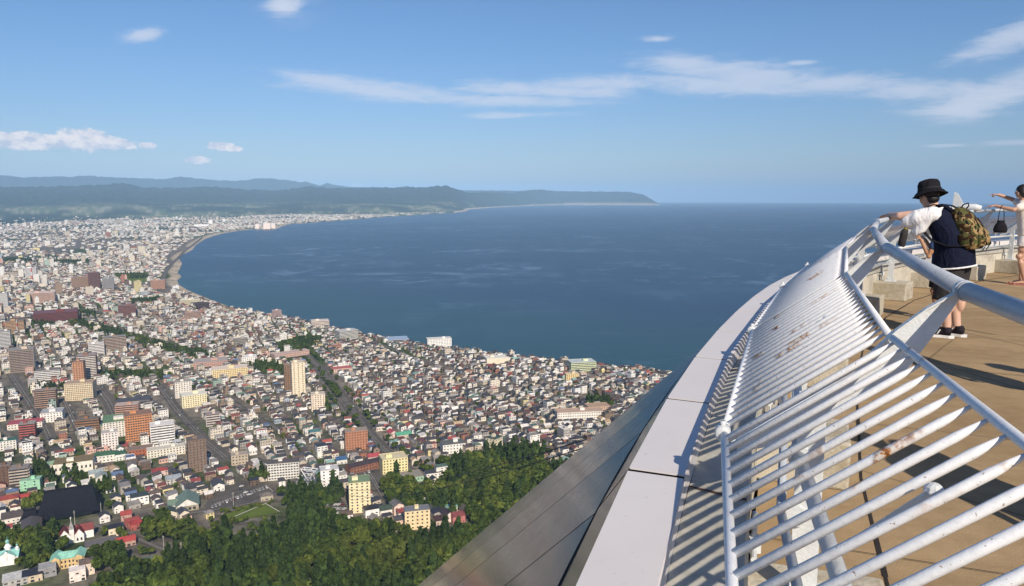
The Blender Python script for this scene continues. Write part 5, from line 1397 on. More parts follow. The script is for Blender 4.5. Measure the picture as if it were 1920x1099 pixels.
# everything farther: one mass of houses
def town_mesh(idx):
    x, y, z, a = tx[idx], ty[idx], tz[idx], ang[idx]
    w, d, h, rh, k = w_[idx], d_[idx], h_[idx], rh_[idx], kind[idx]
    jit = rng.uniform(.82, 1.12, (len(idx), 1))
    wc = np.clip(WC[wi[idx]] * jit, 0, .8); rc = RC[ri[idx]] * rng.uniform(.75, 1.2, (len(idx), 1))
    rc = np.where(((tr[idx] > 4600) & (rng.random(len(idx)) < .45))[:, None], np.clip(wc * .9, 0, 1), rc)
    V = []; F4 = []; F3 = []; C4 = []; C3 = []; U4 = []; U3 = []; base = 0
    ca, sa = np.cos(a), np.sin(a)
    def emit(mask, tv, quads, tris, qroof, troof, quv, tuv):
        """tv: list of functions giving local coords per house"""
        nonlocal base
        ii = np.where(mask)[0]
        if len(ii) == 0: return
        L = np.stack([np.stack(f(ii), -1) for f in tv], 1)       # (n, nv, 3)
        c_, s_ = ca[ii][:, None], sa[ii][:, None]
        P = np.stack([x[ii][:, None] + L[..., 0] * c_ - L[..., 1] * s_, y[ii][:, None] + L[..., 0] * s_ + L[..., 1] * c_, z[ii][:, None] + L[..., 2]], -1)
        nv = len(tv); V.append(P.reshape(-1, 3))
        off = base + np.arange(len(ii))[:, None, None] * nv
        for q, isr, uvk in zip([quads], [qroof], [quv]):
            q = np.array(q); F4.append((q[None] + off).reshape(-1, 4))
            cc = np.where(np.array(isr)[None, :, None], rc[ii][:, None], wc[ii][:, None]); al = np.where(np.array(isr)[None, :, None], 0.0, 1.0) * np.ones((len(ii), 1, 1))
            C4.append(np.concatenate([cc, al], -1).reshape(-1, 4))
            uu = np.zeros((len(ii), len(q), 4, 2)); lens = {0: w[ii], 1: d[ii]}
            for j, kk in enumerate(uvk):
                if kk < 0: uu[:, j] = -50; continue
                uu[:, j, 0] = 0; uu[:, j, 1, 0] = lens[kk]; uu[:, j, 2, 0] = lens[kk]; uu[:, j, 2, 1] = h[ii]; uu[:, j, 3, 1] = h[ii]
            U4.append(uu.reshape(-1, 2))
        if tris:
            q = np.array(tris); F3.append((q[None] + off).reshape(-1, 3))
            cc = np.where(np.array(troof)[None, :, None], rc[ii][:, None], wc[ii][:, None]); al = np.zeros((len(ii), len(q), 1))
            C3.append(np.concatenate([cc, al], -1).reshape(-1, 4)); U3.append(np.full((len(ii) * len(q) * 3, 2), -50.0))
        base += nv * len(ii)
    X = lambda s, o=0.0: (lambda ii: s * (w[ii] / 2 + o)); Y = lambda s, o=0.0: (lambda ii: s * (d[ii] / 2 + o))
    cor = [(-1, -1), (1, -1), (1, 1), (-1, 1)]
    bot = [(lambda ii, p=p: (p[0] * w[ii] / 2, p[1] * d[ii] / 2, np.full(len(ii), -4.0))) for p in cor]
    top = [(lambda ii, p=p: (p[0] * w[ii] / 2, p[1] * d[ii] / 2, h[ii])) for p in cor]
    eav = [(lambda ii, p=p: (p[0] * (w[ii] / 2 + .4), p[1] * (d[ii] / 2 + .4), h[ii] - .05)) for p in cor]
    rg = [(lambda ii, s=s: (s * (w[ii] / 2 + .4), 0 * w[ii], h[ii] + rh[ii])) for s in (-1, 1)]
    rg0 = [(lambda ii, s=s: (s * (w[ii] / 2), 0 * w[ii], h[ii] + rh[ii] * .9)) for s in (-1, 1)]
    rh2 = [(lambda ii, s=s: (s * np.maximum(.4, w[ii] / 2 - d[ii] / 2), 0 * w[ii], h[ii] + rh[ii])) for s in (-1, 1)]
    wq = [(0, 1, 5, 4), (1, 2, 6, 5), (2, 3, 7, 6), (3, 0, 4, 7)]
    emit(k == 0, bot + top + eav + rg + rg0, wq + [(8, 9, 13, 12), (10, 11, 12, 13)], [(7, 4, 14), (5, 6, 15)], [0, 0, 0, 0, 1, 1], [0, 0], [0, 1, 0, 1, -1, -1], None)
    emit(k == 1, bot + top + eav + rh2, wq + [(8, 9, 13, 12), (10, 11, 12, 13)], [(9, 10, 13), (11, 8, 12)], [0, 0, 0, 0, 1, 1], [1, 1], [0, 1, 0, 1, -1, -1], None)
    shd = [(lambda ii, p=p: (p[0] * (w[ii] / 2 + .3), p[1] * (d[ii] / 2 + .3), h[ii] + .05 + (rh[ii] if p[1] > 0 else 0 * rh[ii]))) for p in cor]
    shw = [(lambda ii, p=p: (p[0] * w[ii] / 2, p[1] * d[ii] / 2, h[ii] + (rh[ii] * .97 if p[1] > 0 else 0 * rh[ii]))) for p in cor]
    emit(k == 2, bot + shw + shd, wq + [(8, 9, 10, 11)], [], [0, 0, 0, 0, 1], [], [0, 1, 0, 1, -1], None)
    par = [(lambda ii, p=p: (p[0] * (w[ii] / 2 - .3), p[1] * (d[ii] / 2 - .3), h[ii] - .3)) for p in cor]
    emit(k == 3, bot + top + par, wq + [(8, 9, 10, 11), (4, 5, 9, 8), (5, 6, 10, 9), (6, 7, 11, 10), (7, 4, 8, 11)], [], [0, 0, 0, 0, 1, 0, 0, 0, 0], [], [0, 1, 0, 1, -1, -1, -1, -1, -1], None)
    # stair huts on the larger flat roofs
    hut = (k == 3) & (w > 14) & (tr[idx] < 5000)
    hb = [(lambda ii, p=p: (p[0] * 2.2 + .2 * w[ii], p[1] * 1.8 + 0 * w[ii], h[ii] - .3)) for p in cor]; hb2 = [(lambda ii, p=p: (p[0] * 2.2 + .2 * w[ii], p[1] * 1.8 + 0 * w[ii], h[ii] + 2.4)) for p in cor]
    emit(hut, hb + hb2, wq + [(4, 5, 6, 7)], [], [0, 0, 0, 0, 0], [], [-1, -1, -1, -1, -1], None)
    return np.concatenate(V), np.concatenate(F4), np.concatenate(F3), np.concatenate(C4), np.concatenate(C3), np.concatenate(U4 + U3)
V, F4, F3, C4, C3, UVs = town_mesh(rest)
def _town(N, b):
    at = N.n('ShaderNodeAttribute', attribute_name='Col')
    uv = N.n('ShaderNodeUVMap', uv_map='UVMap').outputs[0]
    s = N.n('ShaderNodeSeparateXYZ'); N.put(s.inputs[0], uv)
    fu = N.m('FRACT', N.m('DIVIDE', s.outputs[0], 3.1)); fv = N.m('FRACT', N.m('DIVIDE', s.outputs[1], 2.8))
    inu = N.m('MULTIPLY', N.m('GREATER_THAN', fu, 0.28), N.m('LESS_THAN', fu, 0.74))
    inv = N.m('MULTIPLY', N.m('GREATER_THAN', fv, 0.32), N.m('LESS_THAN', fv, 0.76))
    on = N.m('MULTIPLY', N.m('MULTIPLY', inu, inv), N.m('MULTIPLY', at.outputs['Alpha'], N.m('GREATER_THAN', s.outputs[0], -1)))
    pos = N.n('ShaderNodeNewGeometry').outputs['Position']
    wn = N.n('ShaderNodeTexWhiteNoise'); N.put(wn.inputs['Vector'], N.n('ShaderNodeVectorMath', operation='SNAP').outputs[0])
    k = N.ramp(N.noise(pos, 0.25, 4, 0.65), 0.3, 0.7)
    base = N.mix(1.0, at.outputs['Color'], N.mix(k, (0.80,) * 3, (1.06,) * 3), 'MULTIPLY')
    return N.mix(N.m('MULTIPLY', on, 0.85), base, (0.045, 0.05, 0.06))
town_mat = new_mat('town_houses', _town, 0.75, spec=0.3)
me = np_mesh('town_houses', V, F4, F3, (town_mat,), np.concatenate([C4, C3]), UVs)
tag(link('town_houses', me), 'dense town of small houses and blocks spreading from mid town to the bay', 'houses', kind='stuff')

# ---- masts, poles
def mast(px, py, h, label, red=True, r=0.5):
    x, y, z = ground(px, py); t = thing('mast', label, 'mast', (x, y, z))
    rw = new_mat('mast_red', weathered((.55, .10, .07), .1, 1), .6) if 'mast_red' not in MATS else MATS['mast_red']
    for k in range(5):
        MB().tube([(0, 0, h * k / 5), (0, 0, h * (k + 1) / 5)], [r * (1 - k / 6), r * (1 - (k + 1) / 6)], 6).build('mast_section', rw if (k % 2 == 0) == red else MATS['white_paint'], t)
mast(60, 524, 75, 'red and white mast rising from the bright white tower', r=3.0)
mast(33, 626, 44, 'short red and white mast on the tan office tower', r=1.3)
pole_mat = new_mat('pole_concrete', weathered((.42, .40, .36), .1, 1), .8)
for k, (px, py, h, lab) in enumerate([(308, 1040, 17, 'tall lamp pole in the trees by the twin grey green roofs'), (341, 1048, 15, 'wooden pole beside the lane at the wood edge'), (438, 948, 14, 'thin pole on the near side of the car park'), (141, 988, 16, 'pole in front of the black temple roof'), (190, 965, 12, 'pole right of the black temple roof')]):
    x, y, z = ground(px, py); t = thing('utility_pole', lab, 'pole', (x, y, z), 0.4 * k, 'poles at the wood edge')
    MB().tube([(0, 0, -1), (0, 0, h)], [.32, .2], 8).build('pole', pole_mat, t)
    MB().box((0, 0, h - 1.2), (2.2, .25, .25)).box((0, 0, h - 2.4), (1.7, .25, .25)).build('crossarm', pole_mat, t)

# ---- cars: body, cabin, wheels
car_paint = objcol('car_paint', 0.3, 0.02, 1, 0.6); tyre = new_mat('tyre', weathered((.02, .02, .02), .1, 5), .8)
def car_meshes():
    b = MB(); prof = [(-2.15, .35), (2.15, .35), (2.2, .75), (1.3, .95), (-1.9, 1.0), (-2.2, .8)]
    for s in (-.85, .85): pass
    n_ = len(prof); vs = [(x, -.85, z) for x, z in prof] + [(x, .85, z) for x, z in prof]
    b.add(vs, [tuple(range(n_)), tuple(range(n_, 2 * n_))[::-1]] + [(k, n_ + k, n_ + (k + 1) % n_, (k + 1) % n_) for k in range(n_)])
    c_ = MB(); q = [(-1.7, 1.0), (1.1, .95), (.45, 1.48), (-1.3, 1.5)]; vs = [(x, -.74 + (.1 if z > 1.2 else 0), z) for x, z in q] + [(x, .74 - (.1 if z > 1.2 else 0), z) for x, z in q]
    c_.add(vs, [(0, 1, 2, 3), (7, 6, 5, 4), (0, 4, 5, 1), (1, 5, 6, 2), (2, 6, 7, 3), (3, 7, 4, 0)])
    r_ = MB().box((-.42, 0, 1.53), (1.7, 1.2, .05))
    wh = MB().tube([(0, -.1, 0), (0, .1, 0)], .33, 10)
    return b.mesh('body', car_paint), c_.mesh('cabin_glass', window_glass), r_.mesh('roof', car_paint), wh.mesh('wheel', tyre)
cb_, cc_, cr_, cw_ = car_meshes()
CCOL = [((235, 235, 235), 'white'), ((60, 62, 66), 'dark grey'), ((170, 172, 176), 'silver'), ((140, 30, 30), 'red'), ((40, 60, 110), 'blue')]
def car(px, py, rz, where):
    x, y, z = ground(px, py); col_, cn = CCOL[random.choices(range(5), [5, 2, 3, .6, .6])[0]]
    t = thing('parked_car', f'{cn} car {where}', 'car', (x, y, z + .62), rz, f'{cn} cars {where}')
    colour(link('body', cb_, t), c8(*col_)); link('cabin_glass', cc_, t); colour(link('roof', cr_, t), c8(*col_))
    for wx in (-1.35, 1.35):
        for wy in (-.82, .82): link('wheel', cw_, t, (wx, wy, .33))
for k in range(16):
    if k in (3, 5, 9, 10, 12): continue
    t_ = k / 15; car(396 + 102 * t_ + 2, 953 - 37 * t_, radians(-60 + 4 * random.random()), 'parked in a bay of the big car park')
for k in range(8): car(404 + random.uniform(0, 70), 930 + random.uniform(-1, 0) - 0 + (0 if k else 0) - k * 2.6, radians(28 + random.uniform(-8, 8)), 'standing on the upper car park')
for k in range(14): car(616 + (k % 5) * 6.5 + (k // 5) * 4, 948 + (k // 5) * 8, radians(60 + random.uniform(-5, 5)), 'in the small car park at the wood edge')
for k in range(8): car(644 + 8 * k, 884 + random.uniform(-2, 16), radians(random.choice((20, -70))), 'in the yard behind the pale yellow tower')
for k in range(34):
    f, wd = road_w[random.choice([0, 1, 2, 3, 4, 7, 10])]
    j = random.randrange(2, len(f) - 2); t = f[j + 1] - f[j]; t = t / np.linalg.norm(t); s = random.choice((-1, 1)) * wd * .22
    px_, py_ = project(f[j][0] - t[1] * s, f[j][1] + t[0] * s, gz(*f[j])); car(px_, py_, atan2(t[1], t[0]) + (pi if s > 0 else 0), 'driving on a town road')
# ================================================================== TREES
def _leaf(N, b):
    at = N.n('ShaderNodeAttribute', attribute_name='Col').outputs['Color']
    oi = N.n('ShaderNodeObjectInfo')
    k = N.m('ADD', 0.75, N.m('MULTIPLY', oi.outputs['Random'], 0.5))
    cc = N.n('ShaderNodeCombineColor'); [N.put(cc.inputs[j], k) for j in range(3)]
    return N.mix(1.0, at, cc.outputs[0], 'MULTIPLY')
leaf_mat = new_mat('foliage', _leaf, 0.75, spec=0.15)
bark = new_mat('bark', weathered((.09, .065, .045), .2, 2), .9)
def crown_arrays(kind, n, seed, leaf):
    """leaf clumps spread through several lobes; returns verts (4n,3) and a colour per leaf. Unit: crown radius 1, base z=0, top ~2"""
    g = np.random.default_rng(seed)
    if kind == 'conifer':
        u = g.random(n) ** 0.75; zc = 0.15 + 2.75 * (1 - u); rad = (0.16 + 0.84 * u) * (0.72 + 0.28 * g.random(n)) * (0.82 + 0.18 * np.sin(zc * 16 + seed))
        th = g.uniform(0, 2 * pi, n)
        P = np.stack([rad * np.cos(th), rad * np.sin(th), zc], -1); Nn = np.stack([np.cos(th), np.sin(th), np.full(n, .55)], -1)
        tone = g.uniform(0, 1, n) * .6 + .4 * (rad > .55)
    else:
        nl = 9; L = g.normal(0, 1, (nl, 3)); L /= np.linalg.norm(L, axis=1)[:, None]; L[:, 2] = np.abs(L[:, 2]) * .9
        C = L * np.array([.52, .52, .55]) + np.array([0, 0, .75]); R = g.uniform(.38, .62, nl)
        ii = g.integers(0, nl, n); D = g.normal(0, 1, (n, 3)); D /= np.linalg.norm(D, axis=1)[:, None]
        D[:, 2] = np.where(D[:, 2] < -.5, -D[:, 2], D[:, 2])
        P = C[ii] + D * (R[ii] * g.uniform(.80, 1.08, n))[:, None]; Nn = D
        tone = g.uniform(0, .55, n) ** 1.3 + g.uniform(0, .45, nl)[ii]
    Nn = Nn + g.normal(0, .45, Nn.shape); Nn /= np.linalg.norm(Nn, axis=1)[:, None]
    A = np.cross(Nn, g.normal(0, 1, Nn.shape)); A /= np.linalg.norm(A, axis=1)[:, None]; B = np.cross(Nn, A)
    s = leaf * g.uniform(.6, 1.35, n)[:, None]
    Q = np.stack([P - A * s - B * s * .5, P + A * s * .4 - B * s, P + A * s + B * s * .6, P - A * s * .3 + B * s], 1)
    return Q.reshape(-1, 3), tone
GREENS = {'broadleaf': ((.012, .025, .004), (.085, .118, .018)), 'light': ((.026, .042, .006), (.125, .148, .024)), 'conifer': ((.008, .020, .005), (.052, .084, .016))}
def leaf_cols(kind, tone):
    a, b = GREENS[kind]; return np.array(a) + (np.array(b) - np.array(a)) * tone[:, None]
def crown_mesh(kind, seed):
    n = 520
    P, tone = crown_arrays('conifer' if kind == 'conifer' else 'round', n, seed, .17)
    F = np.arange(4 * n).reshape(-1, 4)
    return np_mesh('crown', P, F, None, (leaf_mat,), leaf_cols(kind, tone))
CM = {k: [crown_mesh(k, s) for s in range(j * 10, j * 10 + 5)] for j, k in enumerate(('broadleaf', 'light', 'conifer'))}
def trunk_mesh():
    m = MB().tube([(0, 0, -.4), (.02, 0, .3), (-.02, .02, .9)], [.09, .07, .04], 7)
    for a in (0.3, 2.3, 4.4): m.tube([(0, 0, .35), (.3 * cos(a), .3 * sin(a), .9)], [.04, .02], 5)
    return m.mesh('trunk', bark)
TM = trunk_mesh()
KL = {'broadleaf': ('broadleaf_tree', 'dark green round-crowned broadleaf tree in the {}', 'dark broadleaf trees of the {}'), 'light': ('broadleaf_tree', 'lighter yellow green broadleaf tree in the {}', 'lighter broadleaf trees of the {}'),
      'conifer': ('conifer_tree', 'dark pointed conifer in the {}', 'conifers of the {}')}
def scatter(poly, spacing, emin=0):
    """tree spots inside a photo-pixel polygon, evenly jittered on the ground"""
    g = [ground(min(max(px, -80), 1400), min(py, 1130)) for px, py in poly]
    x0, x1 = min(p[0] for p in g) - 10, max(p[0] for p in g) + 10; y0, y1 = min(p[1] for p in g) - 10, max(p[1] for p in g) + 10
    xs, ys = np.meshgrid(np.arange(x0, x1, spacing), np.arange(y0, y1, spacing * .9))
    xs = xs + (np.arange(ys.shape[0])[:, None] % 2) * spacing / 2
    xs = (xs + rng.uniform(-.42, .42, xs.shape) * spacing).ravel(); ys = (ys + rng.uniform(-.42, .42, ys.shape) * spacing).ravel()
    e, sd = terr(xs, ys, False); z = e + SEA - (xs ** 2 + ys ** 2) / RE2
    px, py = project(xs, ys, z + 8)
    m = in_poly(px, py, poly) & (py < 1128) & (px > -70)
    return xs[m], ys[m], z[m], px[m], py[m]
trees = []      # x, y, z, radius, kind, where
def put_trees(poly, spacing, r0, r1, where, mixk=(.5, .25, .25)):
    x, y, z, px, py = scatter(poly, spacing)
    sel = fbm(x / 60, y / 60, 3, 5)
    for a, b, c_, u in zip(x, y, z, sel):
        if where != 'hillside forest' and occupied(a, b, 1.0): continue
        kk = 'conifer' if u > .54 else ('light' if u < .36 else 'broadleaf')
        if random.random() < .25: kk = random.choices(('broadleaf', 'light', 'conifer'), mixk)[0]
        trees.append((a, b, c_, random.uniform(r0, r1), kk, where))
put_trees(WOOD_MAIN, 8.0, 3.6, 7.4, 'hillside forest')
put_trees(WOOD_PARK, 7.6, 4.2, 6.0, 'park wood')
for k, pl in enumerate(WOODS_SMALL):
    far_ = min(p[1] for p in pl) < 640
    put_trees(pl, 10 if far_ else 8.5, 3.0 if min(p[1] for p in pl) < 760 else 3.8, 4.4 if min(p[1] for p in pl) < 760 else 5.4, 'small woods among the houses')
# street and garden trees
for f, wd in road_w[4:6]:
    for j in range(0, len(f), 1):
        for s in (-1, 1):
            t = f[min(j + 1, len(f) - 1)] - f[max(j - 1, 0)]; t = t / np.linalg.norm(t)
            x, y = f[j][0] - t[1] * s * (wd / 2 + 4), f[j][1] + t[0] * s * (wd / 2 + 4)
            if random.random() < .42: trees.append((x, y, gz(x, y), random.uniform(3, 4.6), 'broadleaf', 'avenue'))
gi = rng.choice(len(tx), 4500, replace=False)
for i in gi:
    if tr[i] > 3600: continue
    a = rng.uniform(0, 2 * pi); x, y = tx[i] + 7.5 * cos(a), ty[i] + 7.5 * sin(a)
    trees.append((x, y, tz[i], random.uniform(1.6, 3.2), random.choice(('broadleaf', 'light')), 'gardens'))
# low trees between the field, the lane and the forest
for k in range(70):
    px, py = random.uniform(395, 620), random.uniform(978, 1006)
    x, y, z = ground(px, py); trees.append((x, y, z, random.uniform(1.8, 2.8), random.choice(('broadleaf', 'light')), 'hillside forest'))
for k in range(26):
    px, py = random.uniform(400, 520), 0; py = 958 - (px - 400) * .19 + random.uniform(-2, 3) + 8
    x, y, z = ground(px, py); trees.append((x, y, z, random.uniform(1.2, 1.9), 'light', 'hedge'))
# loose bushes in the lower left woods
for k in range(90):
    px, py = random.uniform(-20, 420), random.uniform(1000, 1075)
    x, y, z = ground(px, py)
    if not occupied(x, y, 2): trees.append((x, y, z, random.uniform(2.4, 4.2), random.choice(('broadleaf', 'light')), 'small woods among the houses'))
trees.sort(key=lambda t: t[0] ** 2 + t[1] ** 2)
def visible_tree(t):
    px, py = project(t[0], t[1], t[2] + 5)
    return -10 < px < 1300 and py < 1105 and not ((px - 760) / 460 * 399 > (1099 - py) + 8)
vis = [t for t in trees if visible_tree(t)]
ind = vis[:290]; ids = set(id(t) for t in ind); others = [t for t in trees if id(t) not in ids]
for k, (x, y, z, r, kk, where) in enumerate(ind):
    nm, lab, grp = KL[kk]
    t = thing(nm, lab.format(where), 'tree', (x, y, z), random.uniform(0, 6.28), grp.format(where))
    c_ = link('crown', random.choice(CM[kk]), t, (0, 0, r * .5)); hgt = random.uniform(.9, 1.5); c_.scale = (r, r, r * hgt)
    tr_ = link('trunk', TM, t); tr_.scale = (r, r, r * 1.1)
# the rest: one mass
Vs = []; Cs = []; TV = MB()
lib = {k: [(crown_arrays('conifer' if k == 'conifer' else 'round', 150, s + 100, .30), s) for s in range(6)] for k in ('broadleaf', 'light', 'conifer')}
for x, y, z, r, kk, where in others:
    (P, tone), s = random.choice(lib[kk]); a = random.uniform(0, 6.28); ca, sa = cos(a), sin(a)
    dist = hypot(x, y); st_ = 1 if dist < 1300 else 2
    Q = P.reshape(-1, 4, 3)[::st_]; tn = tone[::st_]
    Q = Q.reshape(-1, 3); hh = random.uniform(.85, 1.45)
    if st_ == 2: pass
    Vs.append(np.stack([x + (Q[:, 0] * ca - Q[:, 1] * sa) * r, y + (Q[:, 0] * sa + Q[:, 1] * ca) * r, z + r * .45 + Q[:, 2] * r * hh], -1))
    Cs.append(leaf_cols(kk, tn) * random.uniform(.75, 1.2))
VV = np.concatenate(Vs)
me = np_mesh('woodland', VV, np.arange(len(VV)).reshape(-1, 4), None, (leaf_mat,), np.concatenate(Cs))
tag(link('woodland', me), 'dense green woods and garden trees between and below the houses', 'woodland', kind='stuff')

# ---- cable car ropes sagging over the park wood, running up to the summit
rope = new_mat('rope_steel', weathered((.05, .05, .055), .1, 3), .5)
def cable(p0, p1, sag, r, lab):
    a = Vector(p0); b = Vector(p1); pts = []
    for k in range(41):
        u = k / 40; p = a.lerp(b, u); p.z -= sag * 4 * u * (1 - u); pts.append(p)
    o = MB().tube([p - pts[0] for p in pts], r, 6).build('ropeway_cable', rope, None, loc=pts[0])
    tag(o, lab, 'cable', 'cable car ropes over the park wood')
def pt(px, py, t):
    dx, fw, up = ray(px, py); return (dx * t, fw * t, CAMZ + up * t)
stx, sty, stz = ground(575, 905)
for k, (ya, yb, o, lab) in enumerate(((838, 935, 0, 'upper dark cable car rope crossing the park wood'), (852, 950, 3, 'lower dark cable car rope crossing the park wood'), (834, 929, -1, 'thinner rope just above the upper cable car rope'))):
    near_ = pt(1100, ya - 14, 120)
    far_ = (stx + o, sty, stz + 17)
    cable(near_, far_, 16 + 3 * k, 0.10 if k < 2 else 0.06, lab)
# ================================================================== PEOPLE
def cloth(name, col, scale=14, amount=0.10, bump=0.5, rough=0.85):
    def f(N, b):
        tc = N.n('ShaderNodeTexCoord').outputs['Object']
        n = N.noise(N.mapping(tc, (1, 1, .45)), scale, 4, 0.55, 0.8)
        bn = N.n('ShaderNodeBump'); bn.inputs['Strength'].default_value = bump; bn.inputs['Distance'].default_value = 0.03
        N.put(bn.inputs['Height'], n); N.put(b.inputs['Normal'], bn.outputs[0])
        return N.mix(N.ramp(n, .3, .7), tuple(c * (1 - amount) for c in col), tuple(min(1, c * (1 + amount)) for c in col))
    return new_mat(name, f, rough, spec=.15)
skin_m = new_mat('skin', weathered((0.50, 0.29, 0.20), 0.06, 6), 0.5)
skin_pale = new_mat('skin_pale', weathered((0.60, 0.38, 0.29), 0.05, 6), 0.5)
skin_tan = new_mat('skin_tan', weathered((0.42, 0.22, 0.12), 0.06, 6), 0.5)
hair_m = new_mat('hair_black', weathered((0.012, 0.010, 0.010), 0.2, 40, 0.6, 90), 0.45)
navy = cloth('cloth_navy', (0.007, 0.010, 0.028), bump=.9); white_c = cloth('cloth_white', (0.78, 0.78, 0.80), amount=.05, scale=9, bump=1.0); charcoal = cloth('cloth_charcoal', (0.040, 0.038, 0.040))
black_c = cloth('cloth_black', (0.012, 0.012, 0.016)); blouse = cloth('cloth_blouse', (0.76, 0.70, 0.64), amount=.05); shorts_w = cloth('cloth_offwhite', (0.74, 0.72, 0.70), amount=.03); blue_c = cloth('cloth_blue', (0.05, 0.09, 0.20))
shoe_w = new_mat('shoe_sole', weathered((0.75, 0.75, 0.75), .04, 8), .6); shoe_b = cloth('shoe_black', (0.014, 0.012, 0.018), 60, .1, .3, .6)
eye_w = new_mat('eye_white', weathered((0.7, 0.7, 0.7), .02, 8), .3); lip_m = new_mat('lips', weathered((0.36, 0.13, 0.11), .05, 8), .5)

def remesh(mb, name, mat, parent, voxel, smooth=2, smf=0.5):
    """fuse overlapping pieces into one continuous skin"""
    me = mb.mesh(name + '_raw'); o = bpy.data.objects.new(name + '_raw', me); COL.objects.link(o)
    m = o.modifiers.new('r', 'REMESH'); m.mode = 'VOXEL'; m.voxel_size = voxel; m.use_smooth_shade = True
    if smooth: s = o.modifiers.new('s', 'SMOOTH'); s.iterations = smooth; s.factor = smf
    dg = bpy.context.evaluated_depsgraph_get(); dg.update()
    nm = bpy.data.meshes.new_from_object(o.evaluated_get(dg)); nm.name = name
    nm.materials.clear(); nm.materials.append(mat); nm.shade_smooth()
    bpy.data.objects.remove(o); bpy.data.meshes.remove(me)
    return link(name, nm, parent)
def limb(mb, pts, rs, seg=16, flat=1.0):
    """tapered limb: rounded ends, several rings between joints"""
    P = [Vector(p) for p in pts]; out = []; R = []
    for i in range(len(P) - 1):
        for k in range(4):
            u = k / 4; out.append(P[i].lerp(P[i + 1], u)); R.append(rs[i] + (rs[i + 1] - rs[i]) * u)
    out.append(P[-1]); R.append(rs[-1])
    mb.tube(out, R, seg, True, flat)
    for p, r in zip(P, rs): mb.ball(p, (r * 1.0, r * 1.0, r * 1.0), 12, 7)
def torso(mb, rows, seg=24):
    """rows: centre (x,y,z), half depth, half width, tilt (about Y)"""
    vs = []; fs = []
    for c, hd, hw, tilt in rows:
        for k in range(seg):
            w = 2 * pi * k / seg; cx = abs(cos(w)) ** .85 * (1 if cos(w) > 0 else -1) * hd; cy = abs(sin(w)) ** .85 * (1 if sin(w) > 0 else -1) * hw
            vs.append((c[0] + cx * cos(tilt), c[1] + cy, c[2] - cx * sin(tilt)))
    n = len(rows)
    for i in range(n - 1):
        for k in range(seg):
            k2 = (k + 1) % seg; fs.append((i * seg + k, i * seg + k2, (i + 1) * seg + k2, (i + 1) * seg + k))
    fs.append(tuple(range(seg))[::-1]); fs.append(tuple((n - 1) * seg + k for k in range(seg)))
    mb.add(vs, fs)
def hand(mb, wrist, fwd_, palm_n, side, size=1.0, curl=(35, 30), spread=4, point=False):
    """palm, four fingers of different lengths with two bends each, and a thumb off the side of the palm"""
    f = Vector(fwd_).normalized(); n = Vector(palm_n); n = (n - f * n.dot(f)).normalized(); s = f.cross(n) * side
    w = Vector(wrist); k = size
    mb.tube([w - f * .02 * k, w + f * .03 * k, w + f * .085 * k], [(.026 * k, .018 * k), (.036 * k, .017 * k), (.040 * k, .013 * k)], 12, up=tuple(n))
    for j, (ln, off) in enumerate(((.070, .029), (.080, .010), (.074, -.010), (.058, -.029))):
        b = w + f * .085 * k + s * off * k; d = (f + s * (off * spread * .6)).normalized()
        c1, c2 = (3, 4) if (point and j == 0) else ((75, 80) if point else curl)
        pts = [b - d * .012 * k, b]; a = 0
        for seg_, c in ((.45, c1), (.32, c2), (.23, c2 * .6)):
            a += radians(c) * (1 if seg_ != .45 else .8); dd = d * cos(a) + n * sin(a); pts.append(pts[-1] + dd * ln * seg_ * k * 1.05)
        mb.tube(pts, [.0095 * k, .0095 * k, .0088 * k, .008 * k, .0068 * k], 8)
    b = w + f * .022 * k + s * .028 * k
    mb.tube([b - s * .01 * k, b + (f * .6 + s * .8 + n * .25).normalized() * .035 * k, b + (f * .8 + s * .55 + n * .45).normalized() * .066 * k, b + (f * 1.0 + s * .35 + n * .6).normalized() * .09 * k], [.013 * k, .0115 * k, .010 * k, .008 * k], 8)
def head(mb, c, yaw, pitch, k=1.0):
    """skull, jaw, nose, brow, lips and ears; front is +x of the head frame"""
    M = Matrix.Rotation(yaw, 3, 'Z') @ Matrix.Rotation(pitch, 3, 'Y')
    def P(x, y, z): v = M @ Vector((x * k, y * k, z * k)); return (c[0] + v.x, c[1] + v.y, c[2] + v.z)
    mb.ball(P(-.008, 0, .025), (.098 * k, .078 * k, .098 * k), 18, 12, M); mb.ball(P(.018, 0, -.045), (.072 * k, .058 * k, .072 * k), 16, 10, M)
    mb.ball(P(.055, 0, -.085), (.030 * k, .030 * k, .022 * k), 12, 8, M); mb.tube([P(.085, 0, .01), P(.108, 0, -.025), P(.092, 0, -.034)], [.008 * k, .014 * k, .012 * k], 8)
    mb.ball(P(.078, 0, .028), (.022 * k, .05 * k, .012 * k), 12, 6, M); mb.ball(P(.082, 0, -.058), (.012 * k, .024 * k, .008 * k), 10, 6, M)
    for s in (-1, 1):
        mb.ball(P(-.012, s * .078, -.01), (.018 * k, .010 * k, .030 * k), 10, 8, M); mb.ball(P(.055, s * .042, -.03), (.03 * k, .025 * k, .03 * k), 10, 7, M)
    return M, P
def face_bits(parent, M, P, k=1.0):
    for s in (-1, 1):
        e = MB().ball(P(.083, s * .031, .008), (.010 * k, .013 * k, .008 * k), 10, 7, M).build('eye', eye_w, parent, True)
        MB().ball(P(.0915, s * .031, .008), (.003 * k, .0055 * k, .0055 * k), 8, 6, M).build('pupil', hair_m, e, True)
        MB().tube([P(.092, s * .014, .031), P(.093, s * .03, .036), P(.084, s * .048, .031)], .0035 * k, 6).build('eyebrow', hair_m, parent, True)
    MB().tube([P(.090, -.022, -.058), P(.096, 0, -.056), P(.090, .022, -.058)], .0048 * k, 8).build('lips', lip_m, parent, True)

